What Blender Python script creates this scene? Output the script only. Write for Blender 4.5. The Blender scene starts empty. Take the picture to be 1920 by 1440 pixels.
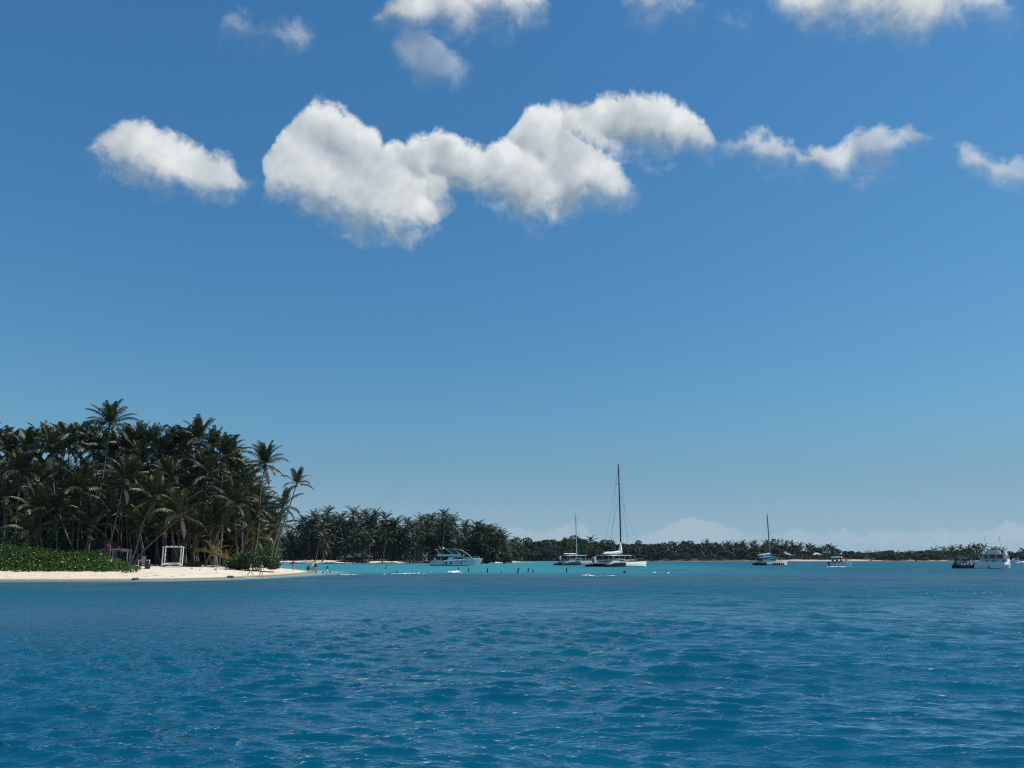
import bpy, bmesh, math, random
import numpy as np
from mathutils import Vector, Matrix, Euler

random.seed(7)
rng = np.random.default_rng(7)
R = math.radians
scene = bpy.context.scene
COL = scene.collection

# ------------------------------------------------------------------ camera
FPX = 1500.0            # focal length in photo pixels (1920 wide)
CAM_H = 2.85            # eye height above the sea, on a boat
HORIZ = 1041.0          # photo row of the horizon
PITCH = math.atan((HORIZ - 720.0) / FPX)
CP, SP = math.cos(PITCH), math.sin(PITCH)
cam_data = bpy.data.cameras.new("camera")
cam = bpy.data.objects.new("camera", cam_data)
COL.objects.link(cam)
cam.location = (0, 0, CAM_H)
cam.rotation_euler = (math.pi / 2 + PITCH, 0, 0)
cam_data.sensor_width = 36.0
cam_data.lens = 36.0 * FPX / 1920.0
cam_data.clip_start = 0.1
cam_data.clip_end = 20000
scene.camera = cam

# ------------------------------------------------------------------ light
SUN_AZ = R(84)          # from +Y (view direction) towards +X (right)
SUN_EL = R(47)
SUN_DIR = Vector((math.cos(SUN_EL) * math.sin(SUN_AZ), math.cos(SUN_EL) * math.cos(SUN_AZ), math.sin(SUN_EL)))
sl = bpy.data.lights.new("sun", 'SUN')
sl.energy = 5.0
sl.angle = R(0.53)
sl.color = (1.0, 0.955, 0.88)
sun = bpy.data.objects.new("sun", sl)
COL.objects.link(sun)
sun.rotation_euler = (-SUN_DIR).to_track_quat('-Z', 'Y').to_euler()
sun.location = (60, 20, 60)

vs = scene.view_settings
vs.view_transform = 'Standard'
vs.look = 'None'
vs.exposure = 0.0
vs.gamma = 1.0
vs.use_curve_mapping = False
scene.render.engine = 'CYCLES'
scene.cycles.max_bounces = 6
scene.cycles.diffuse_bounces = 2
scene.cycles.glossy_bounces = 3
scene.cycles.transmission_bounces = 4
scene.cycles.transparent_max_bounces = 8
scene.cycles.volume_bounces = 0
scene.cycles.use_denoising = False
scene.cycles.filter_width = 1.15
scene.cycles.sample_clamp_direct = 1.6
scene.cycles.denoiser = 'OPENIMAGEDENOISE'
scene.cycles.denoising_input_passes = 'RGB_ALBEDO_NORMAL'
scene.cycles.use_adaptive_sampling = True
scene.cycles.adaptive_threshold = 0.01

SKY_STRENGTH = 0.1


# pixel of the photo -> place in the world (used to survey real positions)
def ray(px, py):
    a, b = (px - 960.0) / FPX, (720.0 - py) / FPX
    return Vector((a, CP - SP * b, SP + CP * b))


def on_level(px, py, z=0.0):
    r = ray(px, py)
    return Vector((0, 0, CAM_H)) + r * ((z - CAM_H) / r.z)


def at_depth(px, py, d):
    r = ray(px, py)
    return Vector((0, 0, CAM_H)) + r * (d / r.y)


def x_at(px, d, z=0.0):
    return (px - 960.0) / FPX * (d * CP + (z - CAM_H) * SP)


def az_el(px, py):
    r = ray(px, py).normalized()
    return math.degrees(math.atan2(r.x, r.y)), math.degrees(math.asin(r.z))


# ------------------------------------------------------------------ node helper
class NT:
    def __init__(self, tree):
        self.t = tree
        self.n = tree.nodes
        self.l = tree.links

    def new(self, kind, **kw):
        nd = self.n.new(kind)
        for k, v in kw.items():
            setattr(nd, k, v)
        return nd

    def put(self, sock, v):
        if v is None:
            return
        if isinstance(v, bpy.types.NodeSocket):
            self.l.new(v, sock)
        else:
            sock.default_value = v

    def m(self, op, a, b=None, c=None, clamp=False):
        nd = self.new('ShaderNodeMath', operation=op, use_clamp=clamp)
        self.put(nd.inputs[0], a)
        self.put(nd.inputs[1], b)
        if c is not None:
            self.put(nd.inputs[2], c)
        return nd.outputs[0]

    def vm(self, op, a, b=None, scale=None):
        nd = self.new('ShaderNodeVectorMath', operation=op)
        self.put(nd.inputs[0], a)
        if b is not None:
            self.put(nd.inputs[1], b)
        if scale is not None:
            self.put(nd.inputs['Scale'], scale)
        return nd.outputs['Value' if op in ('DOT_PRODUCT', 'LENGTH') else 'Vector']

    def smooth(self, v, lo, hi, a=0.0, b=1.0, linear=False):
        nd = self.new('ShaderNodeMapRange', interpolation_type='LINEAR' if linear else 'SMOOTHSTEP')
        self.put(nd.inputs['Value'], v)
        self.put(nd.inputs['From Min'], lo)
        self.put(nd.inputs['From Max'], hi)
        self.put(nd.inputs['To Min'], a)
        self.put(nd.inputs['To Max'], b)
        return nd.outputs[0]

    def noise(self, vec, scale, detail=4.0, rough=0.55, lac=2.0, dist=0.0, color=False, dims='3D'):
        nd = self.new('ShaderNodeTexNoise', noise_dimensions=dims)
        self.put(nd.inputs['Vector'], vec)
        self.put(nd.inputs['Scale'], scale)
        self.put(nd.inputs['Detail'], detail)
        self.put(nd.inputs['Roughness'], rough)
        self.put(nd.inputs['Lacunarity'], lac)
        self.put(nd.inputs['Distortion'], dist)
        return nd.outputs['Color' if color else 'Fac']

    def mix(self, f, a, b, blend='MIX'):
        nd = self.new('ShaderNodeMix', data_type='RGBA', blend_type=blend)
        self.put(nd.inputs[0], f)
        self.put(nd.inputs[6], a if not isinstance(a, tuple) or len(a) == 4 else (*a, 1))
        self.put(nd.inputs[7], b if not isinstance(b, tuple) or len(b) == 4 else (*b, 1))
        return nd.outputs[2]

    def fcurve(self, v, pts):
        """pts sorted (x in 0..1, y in 0..1): piecewise linear look-up"""
        nd = self.new('ShaderNodeFloatCurve')
        cm = nd.mapping
        cm.use_clip = False
        c = cm.curves[0]
        c.points[0].location = pts[0]
        c.points[1].location = pts[-1]
        for p in pts[1:-1]:
            c.points.new(*p)
        for p in c.points:
            p.handle_type = 'VECTOR'
        cm.update()
        self.put(nd.inputs['Value'], v)
        return nd.outputs[0]


# ------------------------------------------------------------------ world: Nishita sky + cumulus
world = bpy.data.worlds.new("World")
scene.world = world
world.use_nodes = True
world.cycles.sampling_method = 'MANUAL'
world.cycles.sample_map_resolution = 512
wt = NT(world.node_tree)
for nd in list(wt.n):
    wt.n.remove(nd)
w_out = wt.new('ShaderNodeOutputWorld')
w_bg = wt.new('ShaderNodeBackground')
w_bg.inputs['Strength'].default_value = SKY_STRENGTH
wt.l.new(w_bg.outputs[0], w_out.inputs[0])
sky = wt.new('ShaderNodeTexSky', sky_type='NISHITA')
sky.sun_disc = False
sky.sun_elevation = SUN_EL
sky.sun_rotation = SUN_AZ
sky.altitude = 0
sky.air_density = 1.5
sky.dust_density = 0.0
sky.ozone_density = 8.0
wtc = wt.new('ShaderNodeTexCoord')
DIR = wt.vm('NORMALIZE', wtc.outputs['Generated'])
sxyz = wt.new('ShaderNodeSeparateXYZ')
wt.l.new(DIR, sxyz.inputs[0])
AZ = wt.m('MULTIPLY', wt.m('ARCTAN2', sxyz.outputs[0], sxyz.outputs[1]), 180 / math.pi)
EL = wt.m('MULTIPLY', wt.m('ARCSINE', sxyz.outputs[2]), 180 / math.pi)

# the photo's own rendering of the blue (a deeper, more saturated sky than the raw model)
ssep = wt.new('ShaderNodeSeparateColor')
wt.l.new(sky.outputs[0], ssep.inputs[0])
scmb = wt.new('ShaderNodeCombineColor')
for i_, (k_, p_) in enumerate(((.508, .998), (.642, .776), (.754, .642))):
    wt.l.new(wt.m('MULTIPLY', wt.m('POWER', wt.m('MULTIPLY', ssep.outputs[i_], 0.1), p_), 10 * k_), scmb.inputs[i_])
SKYC = wt.mix(wt.smooth(EL, 11.0, 0.5, 0.0, 1.0), scmb.outputs[0], wt.mix(wt.smooth(EL, 0.0, 7.0), (3.0, 4.6, 5.7, 1), (1.75, 3.45, 5.05, 1)))   # clean sea haze low down

AZ0, AZ1 = -40.0, 40.0
EL0, EL1 = -5.0, 50.0


def band(pts, az, el, width_top, width_bot):
    """cloud band: pts = (px, top row, bottom row, opacity); returns field (<0 outside, 0..1 inside), position from base to top, opacity"""
    top, bot, op = [(0, 0)], [(0, 0)], [(0, 0)]
    for px, t, b, o in pts:
        at, et = az_el(px, t)
        ab, eb = az_el(px, b)
        u = (((at + ab) / 2) - AZ0) / (AZ1 - AZ0)
        top.append((u, (et - EL0) / (EL1 - EL0)))
        bot.append((u, (eb - EL0) / (EL1 - EL0)))
        op.append((u, o))
    for l in (top, bot):
        l[0] = (0, l[1][1])
        l.append((1, l[-1][1]))
    op.append((1, 0))
    u = wt.smooth(az, AZ0, AZ1, linear=True)
    T = wt.m('MULTIPLY_ADD', wt.fcurve(u, top), EL1 - EL0, EL0)
    B = wt.m('MULTIPLY_ADD', wt.fcurve(u, bot), EL1 - EL0, EL0)
    O = wt.fcurve(u, op)
    up = wt.m('DIVIDE', wt.m('SUBTRACT', T, el), width_top)
    dn = wt.m('DIVIDE', wt.m('SUBTRACT', el, B), width_bot)
    f = wt.m('MINIMUM', up, dn)
    pos = wt.m('DIVIDE', wt.m('SUBTRACT', el, B), wt.m('MAXIMUM', wt.m('SUBTRACT', T, B), 0.3))
    return f, pos, O


MID = [(158, 292, 292, 0), (176, 276, 304, .5), (202, 246, 325, .95), (225, 236, 335, 1), (260, 233, 340, 1), (300, 243, 360, 1), (340, 260, 371, 1),
       (380, 284, 378, 1), (420, 297, 377, .9), (448, 312, 374, .7), (466, 332, 368, .3), (476, 345, 350, 0), (490, 345, 350, 0), (499, 305, 375, .8), (515, 258, 380, 1),
       (540, 226, 385, 1), (570, 202, 392, 1), (600, 194, 402, 1), (630, 208, 420, 1), (660, 226, 434, 1), (690, 248, 444, 1),
       (710, 275, 450, 1), (740, 260, 452, 1), (775, 256, 452, 1), (800, 262, 444, 1), (818, 248, 425, 1), (842, 252, 378, 1),
       (880, 270, 368, 1), (920, 272, 382, 1), (950, 266, 402, 1), (970, 236, 414, 1), (1000, 206, 428, 1), (1040, 198, 424, 1),
       (1066, 214, 408, 1), (1084, 240, 396, 1), (1110, 262, 392, 1), (1132, 284, 394, 1), (1155, 300, 392, .9), (1178, 316, 380, .7), (1190, 340, 362, .3), (1200, 350, 350, 0), (1346, 275, 285, 0), (1362, 266, 296, .3), (1400, 246, 304, .66),
       (1440, 250, 312, .7), (1480, 266, 316, .6), (1500, 284, 322, .75), (1545, 286, 334, .8), (1580, 280, 338, .82), (1610, 246, 334, .7),
       (1650, 230, 322, .62), (1690, 232, 300, .6), (1712, 234, 280, .7), (1735, 258, 276, .3), (1760, 266, 266, 0), (1785, 270, 275, 0),
       (1800, 262, 300, .4), (1830, 276, 326, .62), (1860, 288, 336, .68), (1900, 304, 346, .5), (1960, 320, 360, .5), (2010, 340, 340, 0)]
TOPB = [(405, 52, 52, 0), (425, 40, 66, .22), (465, 40, 82, .25), (500, 54, 78, .25), (530, 46, 86, .42), (562, 50, 92, .42), (585, 68, 80, .2), (600, 70, 70, 0),
        (690, 35, 35, 0), (712, 22, 44, .8), (740, -5, 54, .9), (770, -40, 60, 1), (810, -70, 62, 1), (860, -80, 60, 1), (910, -80, 54, 1), (960, -70, 48, 1),
        (1000, -50, 40, .9), (1022, -10, 30, .7), (1036, 10, 10, 0),
        (1160, 10, 10, 0), (1182, -15, 40, .4), (1215, -30, 42, .55), (1260, -10, 22, .4), (1300, -12, 36, .35), (1325, 10, 10, 0), (1330, 40, 42, 0), (1380, 45, 75, .18), (1408, 30, 60, .15),
        (1425, 0, 0, 0), (1442, -30, 16, .7), (1480, -60, 40, .9), (1540, -90, 60, 1), (1600, -100, 58, 1), (1650, -110, 78, 1), (1705, -110, 90, 1),
        (1745, -100, 74, 1), (1800, -80, 52, .95), (1860, -40, 46, .7), (1892, 5, 44, .35), (1915, 20, 20, 0)]
UPPER = [(1030, 225, 240, 0), (1052, 202, 268, .9), (1080, 195, 292, 1), (1120, 188, 302, 1), (1150, 175, 306, 1), (1182, 169, 306, 1), (1230, 183, 302, 1), (1270, 196, 296, 1), (1300, 216, 292, 1), (1328, 238, 286, .95), (1345, 260, 284, .5), (1358, 272, 278, 0)]
DRIP = [(735, 90, 90, 0), (750, 50, 118, .4), (775, 40, 152, .5), (800, 50, 176, .46), (826, 92, 168, .38), (852, 110, 154, .42), (880, 116, 152, .34), (895, 132, 132, 0)]
HORZ = [(300, 990, 1030, 0), (600, 985, 1032, .5), (945, 986, 1032, .7), (985, 990, 1032, .75), (1020, 997, 1032, .65), (1058, 982, 1032, .8), (1092, 978, 1032, .85), (1112, 1000, 1032, .6),
        (1150, 1012, 1034, .4), (1200, 1006, 1034, .55), (1245, 986, 1034, .8), (1290, 969, 1034, .95), (1330, 973, 1034, .9), (1368, 986, 1034, .7),
        (1400, 1002, 1034, .45), (1445, 1000, 1034, .45), (1492, 990, 1034, .75), (1540, 999, 1034, .55), (1582, 992, 1034, .7), (1620, 1002, 1034, .5),
        (1670, 991, 1034, .75), (1722, 999, 1034, .6), (1765, 990, 1034, .75), (1810, 993, 1034, .7), (1860, 990, 1034, .75), (1885, 976, 1034, .9),
        (1925, 986, 1034, .85), (2050, 975, 1034, .7)]

# warp of the sky coordinates: large billows, then fine curl
wn1 = wt.noise(DIR, 24.0, 5.0, 0.5, color=True)
wn1v = wt.vm('SUBTRACT', wn1, (0.5, 0.5, 0.5))
ws = wt.new('ShaderNodeSeparateXYZ')
wt.l.new(wn1v, ws.inputs[0])
wAZ = wt.m('MULTIPLY_ADD', ws.outputs[0], 2.4, AZ)
wEL = wt.m('MULTIPLY_ADD', ws.outputs[1], 1.6, EL)
LOBES = [(262, 268, 58), (325, 305, 66), (405, 340, 60), (600, 240, 62), (668, 272, 66), (556, 300, 62), (536, 352, 48), (632, 352, 72), (715, 372, 74),
         (766, 424, 52), (716, 306, 52), (772, 288, 44), (824, 280, 44), (880, 312, 52), (934, 318, 54), (1002, 244, 56), (1000, 352, 58), (1066, 322, 62),
         (1140, 340, 56), (1090, 262, 50), (1122, 214, 44), (1182, 216, 62), (1252, 236, 60), (1306, 258, 42), (1006, 408, 38), (1436, 276, 50), (1570, 308, 50), (1650, 270, 46),
         (770, 25, 60), (850, 8, 80), (950, 14, 70), (800, 110, 60), (1500, 8, 70), (1590, 6, 90), (1690, 34, 84), (1790, 16, 76), (545, 68, 40)]
cAE = wt.new('ShaderNodeCombineXYZ')
wt.l.new(wt.m('MULTIPLY_ADD', ws.outputs[0], 3.2, AZ), cAE.inputs[0])
wt.l.new(wt.m('MULTIPLY_ADD', ws.outputs[1], 2.6, EL), cAE.inputs[1])
L_sum, W_sum = 0.0, 0.02
for lx, ly, lr in LOBES:
    la, le = az_el(lx, ly)
    rr = lr / FPX * 57.3 * 1.25
    q = wt.vm('SCALE', wt.vm('SUBTRACT', cAE.outputs[0], (la, le, 0)), scale=1.0 / rr)
    w_ = wt.m('MAXIMUM', wt.m('SUBTRACT', 1.0, wt.vm('DOT_PRODUCT', q, q)), 0.0)
    w_ = wt.m('POWER', w_, 3.0)
    L_sum = wt.m('MULTIPLY_ADD', w_, wt.vm('DOT_PRODUCT', q, (0.55, 0.83, 0)), L_sum)
    W_sum = wt.m('ADD', W_sum, w_)
lobe = wt.m('DIVIDE', L_sum, W_sum)
fb = wt.noise(DIR, 36.0, 8.0, 0.60, lac=2.1, dist=0.35)          # ragged edge
fbs = wt.noise(DIR, 17.0, 3.0, 0.5)
fbs2 = wt.noise(wt.vm('ADD', DIR, (0.022, 0.0, 0.03)), 17.0, 3.0, 0.5)


def cover(pts, wt_, wb_, lo, hi, amp):
    f, pos, op = band(pts, wAZ, wEL, wt_, wb_)
    v = wt.m('ADD', f, wt.m('MULTIPLY', wt.m('SUBTRACT', fb, 0.5), amp))
    hi_s = wt.smooth(pos, 0.15, 0.75, hi, lo + (hi - lo) * 0.58)      # soft bases, crisp heads
    den = wt.smooth(v, lo, hi_s)
    return wt.m('MULTIPLY', den, op, clamp=True), pos, v


d_low, p_low, v_low = cover(MID, 1.0, 2.2, -0.35, 1.05, 2.3)
d_upp, p_upp, v_upp = cover(UPPER, 1.0, 2.4, -0.35, 1.05, 2.3)
d_mid = wt.m('MAXIMUM', d_low, d_upp)
use_u = wt.m('GREATER_THAN', d_upp, wt.m('MULTIPLY', d_low, 0.9))
p_mid = wt.m('ADD', wt.m('MULTIPLY', p_upp, use_u), wt.m('MULTIPLY', p_low, wt.m('SUBTRACT', 1.0, use_u)))
d_top, p_top, v_top = cover(TOPB, 1.7, 2.1, -0.4, 1.3, 2.3)
d_drp, p_drp, v_drp = cover(DRIP, 1.5, 1.5, -0.3, 1.2, 2.3)
# the rest of the dome carries the same fair-weather clouds
far_m = wt.smooth(wt.m('ABSOLUTE', AZ), 38, 44)
d_far = wt.m('MULTIPLY', wt.m('MULTIPLY', wt.smooth(wt.m('ADD', fbs, wt.m('MULTIPLY', wt.m('SUBTRACT', fb, 0.5), 0.35)), 0.6, 0.72), far_m), wt.smooth(EL, 8, 18))
D_ALL = wt.m('MAXIMUM', wt.m('MAXIMUM', d_mid, d_top), wt.m('MAXIMUM', d_drp, d_far))
relief = wt.m('ADD', wt.m('MULTIPLY', lobe, 0.85), wt.m('MULTIPLY', wt.m('SUBTRACT', fbs, fbs2), 1.1))
relief = wt.m('ADD', relief, wt.m('MULTIPLY', wt.m('SUBTRACT', fb, 0.5), 0.5))
posn = wt.m('MAXIMUM', wt.m('MULTIPLY', p_mid, wt.m('GREATER_THAN', d_mid, 0.001)), wt.m('MULTIPLY', p_top, wt.m('GREATER_THAN', d_top, 0.001)))
lit = wt.m('ADD', wt.m('ADD', 0.32, relief), wt.m('MULTIPLY', wt.smooth(posn, 0.0, 0.8), 0.30), clamp=True)
cl_col = wt.mix(lit, (2.7, 3.45, 4.2, 1), (8.1, 8.4, 8.4, 1))
cl_mix = wt.mix(wt.m('MULTIPLY', D_ALL, 0.98), SKYC, cl_col)
# far low cumulus seen through the haze near the horizon
hn = wt.noise(DIR, 105.0, 6.0, 0.6)
hf, hp, ho = band(HORZ, wt.m('MULTIPLY_ADD', ws.outputs[0], 1.0, AZ), EL, 0.24, 0.8)
hv = wt.m('ADD', hf, wt.m('MULTIPLY', wt.m('SUBTRACT', hn, 0.5), 3.6))
hd = wt.m('MULTIPLY', wt.m('MULTIPLY', wt.smooth(hv, -0.1, 0.9), ho), 0.5)
cl_mix2 = wt.mix(hd, cl_mix, (4.7, 5.5, 6.2, 1))
wt.l.new(cl_mix2, w_bg.inputs['Color'])


# ------------------------------------------------------------------ mesh and object helpers
def link(o, parent=None):
    COL.objects.link(o)
    if parent is not None:
        o.parent = parent
    return o


def tag(o, label=None, cat=None, group=None, kind=None):
    if label:
        o["label"] = label
    if cat:
        o["category"] = cat
    if group:
        o["group"] = group
    if kind:
        o["kind"] = kind
    return o


def root(name, label, cat, loc=(0, 0, 0), rz=0.0, group=None):
    o = bpy.data.objects.new(name, None)
    o.empty_display_size = 0.3
    link(o)
    o.location = loc
    o.rotation_euler = (0, 0, rz)
    return tag(o, label, cat, group)


class MB:
    """collects shapes; build() links them as one mesh object"""

    def __init__(self):
        self.v, self.f, self.mi = [], [], []

    def add(self, verts, faces, mi=0):
        b = len(self.v)
        self.v += [tuple(p) for p in verts]
        self.f += [tuple(i + b for i in f) for f in faces]
        self.mi += [mi] * len(faces)
        return self

    def box(self, c, s, rz=0.0, ry=0.0, rx=0.0, mi=0, taper=1.0):
        m = Euler((rx, ry, rz)).to_matrix()
        vs_ = []
        for z in (-.5, .5):
            k = taper if z > 0 else 1.0
            for x, y in ((-.5, -.5), (.5, -.5), (.5, .5), (-.5, .5)):
                vs_.append(Vector(c) + m @ Vector((x * s[0] * k, y * s[1] * k, z * s[2])))
        return self.add(vs_, [(3, 2, 1, 0), (4, 5, 6, 7), (0, 1, 5, 4), (1, 2, 6, 5), (2, 3, 7, 6), (3, 0, 4, 7)], mi)

    def tube(self, pts, rad, seg=6, mi=0, cap=True):
        pts = [Vector(p) for p in pts]
        if not isinstance(rad, (list, tuple)):
            rad = [rad] * len(pts)
        rings = []
        for i, p in enumerate(pts):
            t = (pts[min(i + 1, len(pts) - 1)] - pts[max(i - 1, 0)]).normalized()
            a = t.orthogonal().normalized() if abs(t.z) < 0.999 else Vector((1, 0, 0))
            if abs(t.z) > 0.25:
                a = Vector((1, 0, 0)) - t * t.x
                a.normalize()
            b = t.cross(a)
            rings.append([p + (a * math.cos(k * math.tau / seg) + b * math.sin(k * math.tau / seg)) * rad[i] for k in range(seg)])
        return self.loft(rings, cap, mi)

    def loft(self, rings, cap=True, mi=0, closed=True, mis=None):
        n = len(rings[0])
        b = len(self.v)
        for r in rings:
            self.v += [tuple(p) for p in r]
        for i in range(len(rings) - 1):
            for k in range(n if closed else n - 1):
                k2 = (k + 1) % n
                self.f.append((b + i * n + k, b + i * n + k2, b + (i + 1) * n + k2, b + (i + 1) * n + k))
                self.mi.append(mis[i] if mis else mi)
        if cap:
            self.f.append(tuple(b + k for k in reversed(range(n))))
            self.mi.append(mis[0] if mis else mi)
            self.f.append(tuple(b + (len(rings) - 1) * n + k for k in range(n)))
            self.mi.append(mis[-1] if mis else mi)
        return self

    def ball(self, c, r, seg=10, rings=6, mi=0):
        if not isinstance(r, (list, tuple)):
            r = (r, r, r)
        rr = []
        for i in range(1, rings):
            a = math.pi * i / rings
            rr.append([(c[0] + r[0] * math.sin(a) * math.cos(k * math.tau / seg), c[1] + r[1] * math.sin(a) * math.sin(k * math.tau / seg), c[2] - r[2] * math.cos(a)) for k in range(seg)])
        return self.loft(rr, True, mi)

    def prism(self, poly, axis_a, axis_b, origin, thick_vec, mi=0):
        """flat outline (a,b) extruded by thick_vec"""
        A, B, O, T = Vector(axis_a), Vector(axis_b), Vector(origin), Vector(thick_vec)
        lo = [O + A * a + B * b for a, b in poly]
        hi = [p + T for p in lo]
        return self.loft([lo, hi], True, mi)

    def mesh(self, name, mats, smooth=False):
        me = bpy.data.meshes.new(name)
        me.from_pydata(self.v, [], self.f)
        if not isinstance(mats, (list, tuple)):
            mats = [mats]
        for m_ in mats:
            me.materials.append(m_)
        if len(mats) > 1:
            me.polygons.foreach_set('material_index', self.mi)
        bm = bmesh.new()
        bm.from_mesh(me)
        bmesh.ops.recalc_face_normals(bm, faces=bm.faces)
        bm.to_mesh(me)
        bm.free()
        if smooth:
            me.polygons.foreach_set('use_smooth', [True] * len(me.polygons))
        me.update()
        return me

    def build(self, name, mats, parent=None, smooth=False, loc=None, rz=None):
        o = bpy.data.objects.new(name, self.mesh(name, mats, smooth))
        link(o, parent)
        if loc is not None:
            o.location = loc
        if rz is not None:
            o.rotation_euler = (0, 0, rz)
        return o


def np_mesh(name, V, F, mat, smooth=True):
    me = bpy.data.meshes.new(name)
    nv, nf = len(V), len(F)
    k = F.shape[1]
    me.vertices.add(nv)
    me.vertices.foreach_set('co', np.ascontiguousarray(V, np.float32).ravel())
    me.loops.add(nf * k)
    me.loops.foreach_set('vertex_index', np.ascontiguousarray(F, np.int32).ravel())
    me.polygons.add(nf)
    me.polygons.foreach_set('loop_start', np.arange(0, nf * k, k, dtype=np.int32))
    if smooth:
        me.polygons.foreach_set('use_smooth', np.ones(nf, bool))
    me.update()
    me.validate()
    if mat:
        me.materials.append(mat)
    return me


def grid_faces(nr, nc):
    i = np.arange((nr - 1) * (nc - 1))
    r, c = i // (nc - 1), i % (nc - 1)
    a = r * nc + c
    return np.stack([a, a + 1, a + nc + 1, a + nc], 1)


# ------------------------------------------------------------------ materials
MATS = {}


def mat(name, col, rough=0.6, spec=0.5, metal=0.0, var=0.0, scale=3.0, bump=0.0, coat=0.0):
    """painted / plain surface with mild procedural variation of tone"""
    if name in MATS:
        return MATS[name]
    m = bpy.data.materials.new(name)
    m.use_nodes = True
    t = NT(m.node_tree)
    p = t.n['Principled BSDF']
    p.inputs['Roughness'].default_value = rough
    p.inputs['Specular IOR Level'].default_value = spec
    p.inputs['Metallic'].default_value = metal
    p.inputs['Coat Weight'].default_value = coat
    tc = t.new('ShaderNodeTexCoord')
    nz = t.noise(tc.outputs['Object'], scale, 4.0, 0.6)
    f = t.smooth(nz, 0.3, 0.7, 1 - var, 1 + var * 0.5)
    c = t.mix(1.0, (*col, 1), f, 'MULTIPLY')
    t.l.new(c, p.inputs['Base Color'])
    if bump:
        b = t.new('ShaderNodeBump')
        b.inputs['Strength'].default_value = bump
        b.inputs['Distance'].default_value = 0.05
        t.l.new(nz, b.inputs['Height'])
        t.l.new(b.outputs[0], p.inputs['Normal'])
    MATS[name] = m
    return m


def leaf_mat(name, c1, c2, c3, rough=0.42, transl=0.22, hue_obj=True, scale=0.7, spec=0.5):
    m = bpy.data.materials.new(name)
    m.use_nodes = True
    t = NT(m.node_tree)
    p = t.n['Principled BSDF']
    p.inputs['Roughness'].default_value = rough
    p.inputs['Specular IOR Level'].default_value = spec
    oi = t.new('ShaderNodeObjectInfo')
    tc = t.new('ShaderNodeTexCoord')
    geo = t.new('ShaderNodeNewGeometry')
    nz = t.noise(tc.outputs['Object'], scale, 3.0, 0.6)
    c = t.mix(t.smooth(nz, 0.35, 0.65), (*c1, 1), (*c2, 1))
    f = t.smooth(t.m('FRACT', t.m('ADD', t.m('MULTIPLY', geo.outputs['Random Per Island'], 3.1), oi.outputs['Random'])), 0.62, 1.0)
    c = t.mix(t.m('MULTIPLY', f, 0.7), c, (*c3, 1))
    c = t.mix(1.0, c, t.smooth(oi.outputs['Random'], 0, 1, 0.72, 1.2, True), 'MULTIPLY')
    t.l.new(c, p.inputs['Base Color'])
    tr = t.new('ShaderNodeBsdfTranslucent')
    t.l.new(t.mix(1.0, c, (1.15, 1.3, 0.6, 1), 'MULTIPLY'), tr.inputs['Color'])
    mx = t.new('ShaderNodeMixShader')
    mx.inputs[0].default_value = transl
    out = t.n['Material Output']
    t.l.new(p.outputs[0], mx.inputs[1])
    t.l.new(tr.outputs[0], mx.inputs[2])
    t.l.new(mx.outputs[0], out.inputs['Surface'])
    MATS[name] = m
    return m


M_FROND = leaf_mat('frond', (.018, .028, .006), (.028, .040, .008), (.10, .105, .036), 0.42, 0.12, spec=0.32)
M_FROND_Y = leaf_mat('frond_yellow', (.14, .14, .03), (.20, .16, .035), (.26, .17, .04), 0.5, 0.3, spec=0.3)
M_FROND_FAR = leaf_mat('frond_far', (.020, .034, .010), (.030, .046, .013), (.08, .09, .035), 0.45, 0.12, spec=0.3)
M_DEAD = leaf_mat('dead_frond', (.05, .044, .030), (.07, .060, .040), (.10, .085, .06), 0.8, 0.1, spec=0.2)
M_BUSH = leaf_mat('sea_grape_leaf', (.032, .074, .005), (.050, .106, .008), (.095, .16, .02), 0.38, 0.25, spec=0.35)
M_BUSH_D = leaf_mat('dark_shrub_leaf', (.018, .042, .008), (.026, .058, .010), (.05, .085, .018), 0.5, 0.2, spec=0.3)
M_BROAD = leaf_mat('broad_leaf', (.018, .040, .013), (.026, .052, .017), (.042, .068, .022), 0.6, 0.15, spec=0.2)
M_TRUNK = mat('palm_trunk', (.12, .11, .095), 0.85, 0.2, var=0.45, scale=4.0, bump=0.6)
M_BARK = mat('bark', (.10, .08, .06), 0.9, 0.2, var=0.4, scale=3.0, bump=0.6)
M_NUT = mat('coconut', (.10, .09, .03), 0.6, 0.3, var=0.4)
M_WHITE = mat('white_paint', (.78, .78, .76), 0.45, 0.5, var=0.08)
M_WHITEW = mat('white_weathered_and_shaded', (.50, .50, .48), 0.7, 0.3, var=0.2)  # weathered white; its grey also paints shade on the power catamaran's stern
M_GEL = mat('white_gelcoat', (.80, .80, .79), 0.18, 0.5, var=0.04, coat=0.3)
M_GEL_SHADE = mat('shaded_white_gelcoat', (.50, .62, .63), 0.22, 0.5, var=0.05, coat=0.2)  # yacht's white gelcoat, with shade and teal water tone put into the colour
M_BLACK = mat('black_paint', (.012, .013, .016), 0.35, 0.5, var=0.2)
M_NAVY = mat('navy_paint', (.008, .012, .022), 0.55, 0.2, var=0.2)
M_TEALP = mat('teal_paint', (.015, .09, .10), 0.3, 0.5, var=0.15)
M_GLASS = mat('tinted_glass', (.010, .013, .016), 0.06, 0.6)
M_STEEL = mat('stainless', (.62, .63, .64), 0.25, 0.5, metal=0.9)
M_ALU = mat('aluminium', (.55, .56, .57), 0.4, 0.5, metal=0.6)
M_MASTD = mat('dark_mast', (.035, .022, .020), 0.4, 0.4, var=0.2)
M_WIRE = mat('rigging_wire', (.10, .10, .11), 0.5, 0.4)
M_ROPE = mat('rope', (.45, .42, .36), 0.9, 0.2)
M_CANVAS = mat('white_canvas', (.72, .72, .70), 0.85, 0.2, var=0.12, bump=0.3)
M_AWN = mat('blue_awning', (.03, .30, .52), 0.75, 0.2, var=0.12)
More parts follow.
